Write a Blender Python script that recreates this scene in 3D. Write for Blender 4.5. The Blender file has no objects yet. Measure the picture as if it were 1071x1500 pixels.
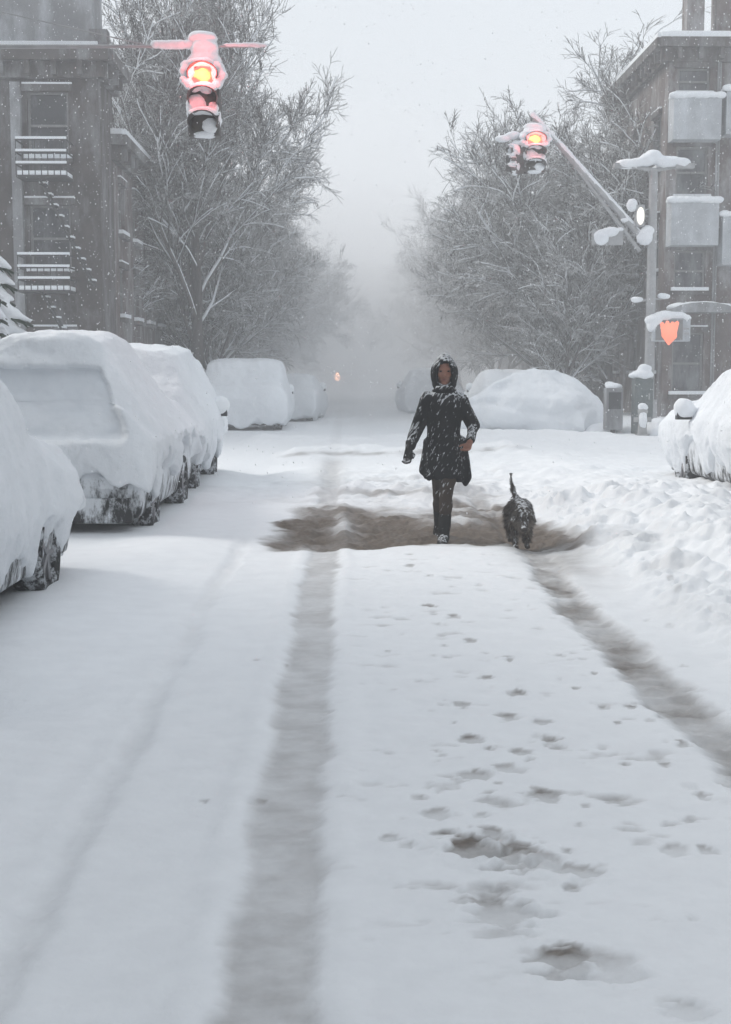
import bpy, bmesh, math, random
import numpy as np
from mathutils import Vector, Matrix, Euler

random.seed(7)
RNG = np.random.default_rng(11)
SC = bpy.context.scene
COL = SC.collection
R = math.radians

# ------------------------------------------------------------------ camera
CAM_H = 1.55
F = 2000.0                       # focal length in pixels of the 1071 x 1500 picture
YAW = math.atan(30.5 / F)
PITCH = math.atan(205 / F)
cam_d = bpy.data.cameras.new('camera')
cam = bpy.data.objects.new('camera', cam_d)
COL.objects.link(cam)
cam.location = (0, 0, CAM_H)
cam.rotation_euler = (math.pi / 2 - PITCH, 0, -YAW)
cam_d.sensor_fit = 'VERTICAL'
cam_d.sensor_height = 24.0
cam_d.lens = 24.0 * F / 1500
cam_d.clip_start = 0.1
cam_d.clip_end = 2000
SC.camera = cam
CR = Euler((math.pi / 2 - PITCH, 0, -YAW)).to_matrix()


def ray(px, py):
    return CR @ Vector(((px - 535.5) / F, (750 - py) / F, -1))


def at(px, py, Y):
    d = ray(px, py)
    return Vector((0, 0, CAM_H)) + d * (Y / d.y)


def gnd(px, py, z=0.0):
    d = ray(px, py)
    return Vector((0, 0, CAM_H)) + d * ((z - CAM_H) / d.z)


# ------------------------------------------------------------------ noise
def _h(ix, iy, iz, s):
    n = (ix.astype(np.int64) * 374761393 + iy.astype(np.int64) * 668265263 + iz.astype(np.int64) * 2147483647 + s * 974634777)
    n = (n ^ (n >> 13)) * 1274126177
    n = n & 0x7fffffff
    n = ((n ^ (n >> 16)) * 60493) & 0x7fffffff
    return (n % 100003) / 50001.5 - 1.0


def noise3(x, y, z, s=0):
    x0, y0, z0 = np.floor(x), np.floor(y), np.floor(z)
    fx, fy, fz = x - x0, y - y0, z - z0
    fx = fx * fx * (3 - 2 * fx); fy = fy * fy * (3 - 2 * fy); fz = fz * fz * (3 - 2 * fz)
    r = 0
    for a in (0, 1):
        for b in (0, 1):
            for c in (0, 1):
                w = (fx if a else 1 - fx) * (fy if b else 1 - fy) * (fz if c else 1 - fz)
                r = r + w * _h(x0 + a, y0 + b, z0 + c, s)
    return r


def noise2(x, y, s=0):
    x0, y0 = np.floor(x), np.floor(y)
    fx, fy = x - x0, y - y0
    fx = fx * fx * (3 - 2 * fx); fy = fy * fy * (3 - 2 * fy)
    z = np.zeros_like(x0)
    return ((1 - fx) * (1 - fy) * _h(x0, y0, z, s) + fx * (1 - fy) * _h(x0 + 1, y0, z, s)
            + (1 - fx) * fy * _h(x0, y0 + 1, z, s) + fx * fy * _h(x0 + 1, y0 + 1, z, s))


def fbm2(x, y, sc, oct=4, s=0, g=0.5):
    r, a, t = 0, 1.0, 0
    for k in range(oct):
        r = r + a * noise2(x / sc * 2 ** k + 17.3 * k, y / sc * 2 ** k - 9.1 * k, s + k)
        t += a; a *= g
    return r / t


def fbm3(v, sc, oct=3, s=0, g=0.5):
    r, a, t = 0, 1.0, 0
    for k in range(oct):
        q = v / sc * 2 ** k + 13.7 * k
        r = r + a * noise3(q[:, 0], q[:, 1], q[:, 2], s + k)
        t += a; a *= g
    return r / t


def sstep(a, b, x):
    t = np.clip((x - a) / (b - a), 0, 1)
    return t * t * (3 - 2 * t)


# ------------------------------------------------------------------ materials
def mat(name):
    m = bpy.data.materials.new(name)
    m.use_nodes = True
    nt = m.node_tree
    b = nt.nodes['Principled BSDF']
    return m, nt, b


def N(nt, t, **kw):
    n = nt.nodes.new(t)
    for k, v in kw.items():
        setattr(n, k, v)
    return n


def noise_node(nt, scale, detail=4, rough=0.6, coord='Object', stretch=None):
    tc = N(nt, 'ShaderNodeTexCoord')
    out = tc.outputs[coord]
    if stretch:
        mp = N(nt, 'ShaderNodeMapping')
        mp.vector_type = 'TEXTURE'
        mp.inputs['Scale'].default_value = stretch[0]
        mp.inputs['Rotation'].default_value = stretch[1]
        nt.links.new(out, mp.inputs['Vector'])
        out = mp.outputs['Vector']
    n = N(nt, 'ShaderNodeTexNoise')
    n.inputs['Scale'].default_value = scale
    n.inputs['Detail'].default_value = detail
    n.inputs['Roughness'].default_value = rough
    nt.links.new(out, n.inputs['Vector'])
    return n


def ramp(nt, src, stops):
    r = N(nt, 'ShaderNodeValToRGB')
    e = r.color_ramp.elements
    e[0].position, e[0].color = stops[0][0], (*stops[0][1], 1)
    e[1].position, e[1].color = stops[-1][0], (*stops[-1][1], 1)
    for p, c in stops[1:-1]:
        q = e.new(p); q.color = (*c, 1)
    nt.links.new(src, r.inputs['Fac'])
    return r


def mix(nt, fac, a, b):
    m = N(nt, 'ShaderNodeMix', data_type='RGBA')
    for s, v in ((m.inputs['Factor'], fac), (m.inputs[6], a), (m.inputs[7], b)):
        if isinstance(v, (int, float)):
            s.default_value = v
        elif isinstance(v, tuple):
            s.default_value = (*v, 1)
        else:
            nt.links.new(v, s)
    return m.outputs[2]


def bump(nt, b, h, strength=0.3, dist=0.02):
    n = N(nt, 'ShaderNodeBump')
    n.inputs['Strength'].default_value = strength
    n.inputs['Distance'].default_value = dist
    nt.links.new(h, n.inputs['Height'])
    nt.links.new(n.outputs[0], b.inputs['Normal'])


def G3(v):
    return (v, v, v)


SNOWC = (0.85, 0.87, 0.885)


def snow_mat(name, col=SNOWC, col2=(0.76, 0.79, 0.83), bs=0.35, sc=9.0):
    m, nt, b = mat(name)
    n = noise_node(nt, 1.3, 5, 0.6)
    c = mix(nt, ramp(nt, n.outputs[0], [(0.35, G3(0)), (0.7, G3(1))]).outputs[0], col, col2)
    nt.links.new(c, b.inputs['Base Color'])
    b.inputs['Roughness'].default_value = 0.85
    b.inputs['Specular IOR Level'].default_value = 0.15
    n2 = noise_node(nt, sc, 8, 0.65)
    bump(nt, b, n2.outputs[0], bs, 0.03)
    return m


M = {}
M['snow'] = snow_mat('fresh_snow')
M['snow_car'] = snow_mat('car_snow', (0.83, 0.86, 0.89), (0.74, 0.77, 0.80), 1.0, 8)

# dirty snow of the street, with a dirt attribute laid out in the sheet itself
m, nt, b = mat('street_snow')
at_ = N(nt, 'ShaderNodeAttribute', attribute_name='dirt')
n1 = noise_node(nt, 5.0, 8, 0.7)
n3 = noise_node(nt, 30.0, 6, 0.7)
mt = N(nt, 'ShaderNodeMath', operation='MULTIPLY_ADD')
nt.links.new(n1.outputs[0], mt.inputs[0]); mt.inputs[1].default_value = 1.1; mt.inputs[2].default_value = -0.55
ms = N(nt, 'ShaderNodeMath', operation='MULTIPLY'); nt.links.new(mt.outputs[0], ms.inputs[0])
nt.links.new(at_.outputs['Fac'], ms.inputs[1])
ma = N(nt, 'ShaderNodeMath', operation='ADD', use_clamp=True)
nt.links.new(ms.outputs[0], ma.inputs[0]); nt.links.new(at_.outputs['Fac'], ma.inputs[1])
base = mix(nt, ramp(nt, n1.outputs[0], [(0.35, G3(0)), (0.75, G3(1))]).outputs[0], (0.84, 0.862, 0.88), (0.78, 0.80, 0.82))
slush = mix(nt, n3.outputs[0], (0.04, 0.033, 0.028), (0.22, 0.178, 0.14))
rp = ramp(nt, ma.outputs[0], [(0.0, G3(0)), (0.25, G3(0.42)), (0.6, G3(0.85)), (1.0, G3(1))])
nt.links.new(mix(nt, rp.outputs[0], base, slush), b.inputs['Base Color'])
b.inputs['Roughness'].default_value = 0.8
b.inputs['Specular IOR Level'].default_value = 0.2
nb = noise_node(nt, 11.0, 9, 0.68)
bump(nt, b, nb.outputs[0], 0.30, 0.03)
M['street'] = m


def simple(name, c1, c2, rough=0.7, sc=6, bs=0.2, metal=0.0, spec=0.3, snow=0.0, snow_lo=0.35, plaster=0.0):
    """plain procedural surface; snow > 0: snow that has settled on faces turned upwards"""
    m, nt, b = mat(name)
    n = noise_node(nt, sc, 6, 0.65)
    c = mix(nt, ramp(nt, n.outputs[0], [(0.3, G3(0)), (0.7, G3(1))]).outputs[0], c1, c2)
    if plaster > 0:
        f = noise_node(nt, 1.6, 8, 0.72, stretch=((1, 1, 2.6), (0, 0, 0)))
        c = mix(nt, ramp(nt, f.outputs[0], [(.46, G3(0)), (.72, G3(plaster))]).outputs[0], c, (.62, .65, .68))
    if snow > 0:
        ge = N(nt, 'ShaderNodeNewGeometry')
        sx = N(nt, 'ShaderNodeSeparateXYZ'); nt.links.new(ge.outputs['True Normal'], sx.inputs[0])
        n2 = noise_node(nt, 7, 5, 0.6)
        a = N(nt, 'ShaderNodeMath', operation='ADD'); nt.links.new(sx.outputs['Z'], a.inputs[0]); nt.links.new(n2.outputs[0], a.inputs[1])
        r = ramp(nt, a.outputs[0], [(snow_lo + 0.45, G3(0)), (snow_lo + 0.62, G3(snow))])
        c = mix(nt, r.outputs[0], c, SNOWC)
    nt.links.new(c, b.inputs['Base Color'])
    b.inputs['Roughness'].default_value = rough
    b.inputs['Metallic'].default_value = metal
    b.inputs['Specular IOR Level'].default_value = spec
    if bs:
        bump(nt, b, n.outputs[0], bs, 0.02)
    return m


M['paint_dark'] = simple('dark_car_paint', (0.015, 0.016, 0.018), (0.04, 0.04, 0.042), 0.4, 5, 0.1)
M['rubber'] = simple('tyre_rubber', (0.012, 0.012, 0.012), (0.03, 0.03, 0.03), 0.85, 20)
M['rim'] = simple('wheel_rim', (0.18, 0.18, 0.19), (0.3, 0.3, 0.31), 0.4, 12, 0.1, 0.6)
M['plastered'] = None
M['frost'] = simple('frosted_glass', (0.66, 0.70, 0.74), (0.76, 0.79, 0.82), 0.7, 3.5, 0.5)
M['lamp_red'] = simple('tail_lamp_lens', (0.22, 0.02, 0.02), (0.3, 0.06, 0.05), 0.3, 9, 0)
M['bark'] = simple('bark', (0.035, 0.030, 0.028), (0.085, 0.075, 0.07), 0.9, 9, 0.4, snow=1.0, snow_lo=0.5)
M['twig'] = simple('snowy_twig', (0.022, 0.02, 0.019), (0.05, 0.045, 0.042), 0.9, 3, 0, snow=.9, snow_lo=0.42)
M['brown'] = simple('brownstone', (0.045, 0.038, 0.036), (0.09, 0.077, 0.072), 0.9, 2.2, 0.4, plaster=.32)
M['brown2'] = simple('red_brownstone', (0.08, 0.06, 0.055), (0.15, 0.12, 0.11), 0.9, 2.6, 0.4, plaster=.6)
M['greywall'] = simple('grey_stucco', (0.16, 0.162, 0.168), (0.25, 0.252, 0.26), 0.9, 1.5, 0.2, plaster=.6)
M['darkbrick'] = simple('dark_brick', (0.06, 0.054, 0.052), (0.11, 0.10, 0.096), 0.9, 3.0, 0.3, plaster=.5)
M['trimstone'] = simple('pale_stone_trim', (0.30, 0.30, 0.30), (0.40, 0.40, 0.40), 0.85, 4, 0.2)
M['balcony'] = simple('pale_balcony_panel', (0.30, 0.32, 0.34), (0.46, 0.48, 0.50), 0.8, 3, 0.2, plaster=.8)
M['frame'] = simple('window_frame_paint', (0.16, 0.16, 0.16), (0.24, 0.24, 0.24), 0.6, 6, 0.05)
M['pane'] = simple('window_pane', (0.02, 0.022, 0.026), (0.05, 0.053, 0.06), 0.3, 1.2, 0, spec=0.4, plaster=.35)
M['iron'] = simple('black_iron', (0.03, 0.03, 0.032), (0.06, 0.06, 0.06), 0.6, 12, 0.1)
M['steel'] = simple('galvanised_steel', (0.28, 0.285, 0.29), (0.42, 0.425, 0.43), 0.55, 5, 0.15, 0.3)
M['housing'] = simple('signal_housing', (0.05, 0.048, 0.045), (0.11, 0.10, 0.095), 0.6, 9, 0.1, snow=0.9, snow_lo=0.45)
M['lens_off'] = simple('unlit_lens', (0.03, 0.025, 0.02), (0.05, 0.045, 0.03), 0.3, 9, 0)
M['needle'] = simple('dark_needles', (0.02, 0.035, 0.025), (0.04, 0.06, 0.04), 0.9, 9, 0.2)
M['cabinet'] = simple('green_grey_cabinet', (0.09, 0.11, 0.11), (0.16, 0.18, 0.18), 0.6, 9, 0.2)
M['skin'] = simple('skin', (0.20, 0.085, 0.055), (0.28, 0.13, 0.085), 0.55, 14, 0.05)
M['lip'] = simple('lips', (0.16, 0.05, 0.045), (0.2, 0.07, 0.06), 0.5, 14, 0)
M['eye'] = simple('eye', (0.02, 0.015, 0.012), (0.03, 0.02, 0.02), 0.2, 14, 0)
M['hairc'] = simple('black_hair', (0.01, 0.009, 0.008), (0.02, 0.017, 0.015), 0.7, 30, 0.3)
M['hydrant'] = simple('hydrant_paint', (0.28, 0.28, 0.28), (0.4, 0.4, 0.4), 0.6, 9, 0.1)


def flecked(name, c1, c2, amount=0.62, rot=R(32), sc=56, snowc=(0.6, 0.62, 0.64), up=0.25):
    m, nt, b = mat(name)
    n = noise_node(nt, 8, 6, 0.65)
    c = mix(nt, n.outputs[0], c1, c2)
    f = noise_node(nt, sc, 4, 0.6, stretch=((1.0, 1.0, 5.0), (0, rot, 0)))
    ge = N(nt, 'ShaderNodeNewGeometry')
    sx = N(nt, 'ShaderNodeSeparateXYZ'); nt.links.new(ge.outputs['Normal'], sx.inputs[0])
    mu = N(nt, 'ShaderNodeMath', operation='MULTIPLY_ADD'); nt.links.new(sx.outputs['Z'], mu.inputs[0]); mu.inputs[1].default_value = up
    nt.links.new(f.outputs[0], mu.inputs[2])
    r = ramp(nt, mu.outputs[0], [(amount, G3(0)), (amount + 0.08, G3(0.85))])
    nt.links.new(mix(nt, r.outputs[0], c, snowc), b.inputs['Base Color'])
    b.inputs['Roughness'].default_value = 0.85
    b.inputs['Specular IOR Level'].default_value = 0.06
    bump(nt, b, n.outputs[0], 0.4, 0.02)
    return m


M['coat'] = flecked('black_coat_flecked_with_snow', (0.003, 0.003, 0.004), (0.010, 0.011, 0.012), 0.61)
M['trousers'] = flecked('dark_trousers_flecked_with_snow', (0.025, 0.018, 0.014), (0.075, 0.055, 0.043), 0.62)
M['boots'] = flecked('boots', (0.01, 0.01, 0.01), (0.025, 0.024, 0.023), 0.66)
M['fur'] = flecked('shaggy_grey_brown_fur', (0.025, 0.022, 0.02), (0.10, 0.085, 0.072), 0.66, rot=0, sc=40)
M['fur_pale'] = flecked('pale_brown_fur', (0.12, 0.10, 0.085), (0.22, 0.19, 0.16), 0.72, rot=0, sc=40)


def emit(name, stops, strength, radius, noise=0.0):
    """a lit lens: hotter at its lamp than at its rim"""
    m, nt, b = mat(name)
    nt.nodes.remove(b)
    tc = N(nt, 'ShaderNodeTexCoord')
    ln = N(nt, 'ShaderNodeVectorMath', operation='LENGTH'); nt.links.new(tc.outputs['Object'], ln.inputs[0])
    nn = noise_node(nt, 7.5, 2, 0.5)
    a = N(nt, 'ShaderNodeMath', operation='MULTIPLY_ADD'); nt.links.new(ln.outputs['Value'], a.inputs[0]); a.inputs[1].default_value = 1 / radius
    o = N(nt, 'ShaderNodeMath', operation='MULTIPLY_ADD'); nt.links.new(nn.outputs[0], o.inputs[0]); o.inputs[1].default_value = noise; o.inputs[2].default_value = -noise / 2
    nt.links.new(o.outputs[0], a.inputs[2])
    r = ramp(nt, a.outputs[0], stops)
    e = N(nt, 'ShaderNodeEmission'); e.inputs['Strength'].default_value = strength
    nt.links.new(r.outputs[0], e.inputs['Color'])
    nt.links.new(e.outputs[0], nt.nodes['Material Output'].inputs['Surface'])
    return m


M['lit_red'] = emit('lit_red_lens', [(0.0, (1, 0.8, 0.25)), (0.45, (1, 0.6, 0.14)), (0.68, (1, 0.10, 0.07)), (1.0, (0.9, 0.12, 0.13))], 2.2, 0.16, 0.9)
M['lit_hand'] = emit('lit_orange_hand', [(0.0, (1, 0.33, 0.22)), (1.0, (1, 0.26, 0.17))], 1.0, 0.3)
M['lit_white'] = emit('lit_white_lamp', [(0.0, (1, 0.97, 0.9)), (1.0, (1, 0.95, 0.86))], 1.1, 0.3)
M['lit_far'] = emit('lit_distant_headlamp', [(0.0, (1, 0.6, 0.35)), (1.0, (1, 0.45, 0.25))], 13.0, 0.2)


# ------------------------------------------------------------------ mesh helpers
def mesh_from(name, verts, faces):
    me = bpy.data.meshes.new(name)
    me.from_pydata([tuple(v) for v in verts], [], faces)
    me.update()
    return me


def link(name, me, m, parent=None, loc=(0, 0, 0), rz=0.0, smooth=False):
    o = bpy.data.objects.new(name, me)
    COL.objects.link(o)
    o.location = loc
    o.rotation_euler = (0, 0, rz)
    if parent is not None:
        o.parent = parent
    if m is not None and len(me.materials) == 0:
        me.materials.append(m)
    if smooth:
        me.shade_smooth()
    return o


def thing(name, label, cat, loc=(0, 0, 0), rz=0.0, group=None):
    o = bpy.data.objects.new(name, None)
    COL.objects.link(o)
    o.location = loc
    o.rotation_euler = (0, 0, rz)
    o.empty_display_size = 0.3
    tag(o, label, cat, group)
    return o


def tag(o, label, cat, group=None):
    o['label'] = label
    o['category'] = cat
    if group:
        o['group'] = group
    return o


def copy_tree(root, loc, rz, label, group=None, scale=None):
    r = root.copy(); COL.objects.link(r)
    r.location = loc; r.rotation_euler = (0, 0, rz)
    if scale:
        r.scale = scale
    r['label'] = label
    if group:
        r['group'] = group

    def rec(src, dst):
        for ch in list(src.children):
            c = ch.copy(); COL.objects.link(c); c.parent = dst
            rec(ch, c)
    rec(root, r)
    return r


class MB:
    def __init__(s):
        s.v = []; s.f = []

    def add(s, vs, fs):
        n = len(s.v)
        s.v += [tuple(v) for v in vs]
        s.f += [tuple(i + n for i in f) for f in fs]
        return s

    def box(s, x0, x1, y0, y1, z0, z1):
        return s.add([(x0, y0, z0), (x1, y0, z0), (x1, y1, z0), (x0, y1, z0), (x0, y0, z1), (x1, y0, z1), (x1, y1, z1), (x0, y1, z1)],
                     [(0, 3, 2, 1), (4, 5, 6, 7), (0, 1, 5, 4), (1, 2, 6, 5), (2, 3, 7, 6), (3, 0, 4, 7)])

    def tube(s, p0, p1, r0, r1=None, n=10, caps=True):
        if r1 is None:
            r1 = r0
        p0, p1 = Vector(p0), Vector(p1)
        d = (p1 - p0).normalized()
        a = d.cross(Vector((0, 0, 1)))
        if a.length < 0.01:
            a = Vector((1, 0, 0))
        a.normalize(); b_ = d.cross(a)
        vs = []
        for p, r in ((p0, r0), (p1, r1)):
            for k in range(n):
                t = 2 * math.pi * k / n
                vs.append(p + a * (r * math.cos(t)) + b_ * (r * math.sin(t)))
        fs = [(k, k + n, (k + 1) % n + n, (k + 1) % n) for k in range(n)]
        if caps:
            fs += [tuple(range(n)), tuple(range(2 * n - 1, n - 1, -1))]
        return s.add(vs, fs)

    def path(s, pts, radii, n=10):
        for i in range(len(pts) - 1):
            s.tube(pts[i], pts[i + 1], radii[i], radii[i + 1], n)
        return s

    def ball(s, c, r, sc=(1, 1, 1), nu=14, nv=9, rot=None):
        vs = []; fs = []
        c = Vector(c)
        for j in range(1, nv):
            ph = math.pi * j / nv
            for i in range(nu):
                th = 2 * math.pi * i / nu
                v = Vector((r * sc[0] * math.sin(ph) * math.cos(th), r * sc[1] * math.sin(ph) * math.sin(th), r * sc[2] * math.cos(ph)))
                if rot is not None:
                    v = rot @ v
                vs.append(c + v)
        t = Vector((0, 0, r * sc[2]))
        if rot is not None:
            t = rot @ t
        vs += [c + t, c - t]
        T, B = len(vs) - 2, len(vs) - 1
        for j in range(nv - 2):
            for i in range(nu):
                a, b_ = j * nu + i, j * nu + (i + 1) % nu
                fs.append((a, a + nu, b_ + nu, b_))
        for i in range(nu):
            fs.append((T, i, (i + 1) % nu))
            fs.append((B, (nv - 2) * nu + (i + 1) % nu, (nv - 2) * nu + i))
        return s.add(vs, fs)

    def capsule(s, p0, p1, r0, r1, n=12):
        s.tube(p0, p1, r0, r1, n)
        s.ball(p0, r0, nu=n, nv=8)
        s.ball(p1, r1, nu=n, nv=8)
        return s

    def chain(s, pts, radii, n=12):
        for i in range(len(pts) - 1):
            s.capsule(pts[i], pts[i + 1], radii[i], radii[i + 1], n)
        return s

    def loft(s, rings):
        n = len(rings[0])
        vs = [v for r in rings for v in r]
        fs = []
        for j in range(len(rings) - 1):
            for i in range(n):
                a, b_ = j * n + i, j * n + (i + 1) % n
                fs.append((a, b_, b_ + n, a + n))
        fs.append(tuple(range(n - 1, -1, -1)))
        fs.append(tuple((len(rings) - 1) * n + i for i in range(n)))
        return s.add(vs, fs)

    def mesh(s, name='mesh'):
        me = mesh_from(name, s.v, s.f)
        bm = bmesh.new(); bm.from_mesh(me)
        bmesh.ops.recalc_face_normals(bm, faces=bm.faces)
        bm.to_mesh(me); bm.free()
        return me

    def build(s, name, m, parent=None, loc=(0, 0, 0), rz=0.0, smooth=False, bevel=0.0):
        me = s.mesh(name)
        if bevel:
            bm = bmesh.new(); bm.from_mesh(me)
            bmesh.ops.bevel(bm, geom=bm.edges, offset=bevel, segments=2, affect='EDGES', profile=0.6)
            bm.to_mesh(me); bm.free()
        return link(name, me, m, parent, loc, rz, smooth)

    def sculpt(s, name, voxel, smooth=3, disp=None):
        """fuse all pieces into one skin"""
        me0 = s.mesh('tmp')
        o = bpy.data.objects.new('tmp', me0); COL.objects.link(o)
        r = o.modifiers.new('r', 'REMESH'); r.mode = 'VOXEL'; r.voxel_size = voxel
        if smooth:
            q = o.modifiers.new('s', 'SMOOTH'); q.iterations = smooth; q.factor = 0.6
        dg = bpy.context.evaluated_depsgraph_get()
        dg.update()
        me = bpy.data.meshes.new_from_object(o.evaluated_get(dg))
        bpy.data.objects.remove(o); bpy.data.meshes.remove(me0)
        me.name = name
        if disp:
            v, nn = get_vn(me)
            v = disp(v, nn)
            set_v(me, v)
        me.shade_smooth()
        return me


def get_vn(me):
    n = len(me.vertices)
    v = np.empty(n * 3, np.float32); me.vertices.foreach_get('co', v)
    q = np.empty(n * 3, np.float32); me.vertex_normals.foreach_get('vector', q)
    return v.reshape(-1, 3).astype(np.float64), q.reshape(-1, 3).astype(np.float64)


def set_v(me, v):
    me.vertices.foreach_set('co', v.astype(np.float32).ravel())
    me.update()


def lump(amp, sc, seed=0, oct=3):
    def f(v, n):
        return v + n * (fbm3(v, sc, oct, seed)[:, None] * amp)
    return f


def snow_blob(pieces, name, parent, voxel=0.03, amp=0.03, sc=0.15, seed=1, loc=(0, 0, 0), m=None):
    mb = MB()
    for c, r, s in pieces:
        mb.ball(c, r, s)
    me = mb.sculpt(name, voxel, 3, lump(amp, sc, seed))
    return link(name, me, m or M['snow'], parent, loc)


# ------------------------------------------------------------------ street surface
def foot_list():
    L = [(690, 1245, .17, 1.0, 20), (752, 1258, .16, .7, -15), (728, 1226, .10, .5, 5), (855, 1280, .12, .35, -10), (795, 1262, .10, .35, -10),
         (735, 1335, .16, .42, 10), (818, 1408, .115, .75, -10), (845, 1425, .07, .4, 10), (895, 1420, .12, .25, 12), (720, 1310, .10, .25, 0),
         (808, 1082, .11, .75, 0), (690, 1080, .08, .6, 10), (700, 1136, .09, .55, 5), (745, 1125, .09, .35, 15), (790, 1168, .10, .55, -14),
         (718, 1172, .07, .55, 4), (640, 1194, .08, .35, 8), (764, 1015, .08, .7, -20), (745, 966, .07, .6, -6), (714, 992, .06, .5, 0),
         (676, 1032, .06, .5, 0), (745, 1050, .09, .45, 0), (798, 1056, .06, .45, 5), (779, 1112, .06, .5, 0), (765, 1100, .06, .5, 8),
         (916, 1118, .05, .9, 0), (630, 890, .09, .75, 5), (665, 903, .07, .6, -5), (640, 915, .08, .5, -5), (690, 938, .06, .5, 5),
         (650, 945, .05, .4, 0), (600, 832, .07, .6, 0), (630, 848, .07, .5, 0), (600, 815, .07, .4, 0), (570, 838, .05, .4, 0), (870, 985, .05, .5, 0),
         (840, 1008, .05, .5, 0), (885, 1035, .05, .45, 0), (925, 1035, .05, .5, -8), (905, 1058, .04, .45, 0), (980, 1205, .05, .5, 6),
         (1010, 1198, .05, .4, -12), (1030, 1165, .05, .5, 0), (1065, 1150, .06, .3, 0), (985, 1244, .06, .3, 0), (1035, 1245, .05, .35, 0),
         (841, 1302, .04, .5, 0), (1010, 1345, .05, .25, 0), (1010, 1480, .09, .18, 0), (380, 1172, .05, .6, -6), (300, 1176, .04, .3, 0),
         (420, 972, .04, .4, 0), (375, 968, .03, .5, 0), (1000, 1090, .06, .55, 0), (975, 1120, .05, .4, 0), (486, 1040, .02, .6, 0), (500, 1170, .03, .35, 0)]
    rr = random.Random(4)
    for k in range(70):
        px = rr.uniform(560, 1040); py = rr.uniform(835, 1250)
        if abs(px - (560 + (py - 800) * 0.95)) < 60:
            continue
        L.append((px, py, rr.uniform(.018, .045), rr.uniform(.15, .4), rr.uniform(-15, 15)))
    return L


FEET = foot_list()
BANK_X = 1.95


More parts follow.
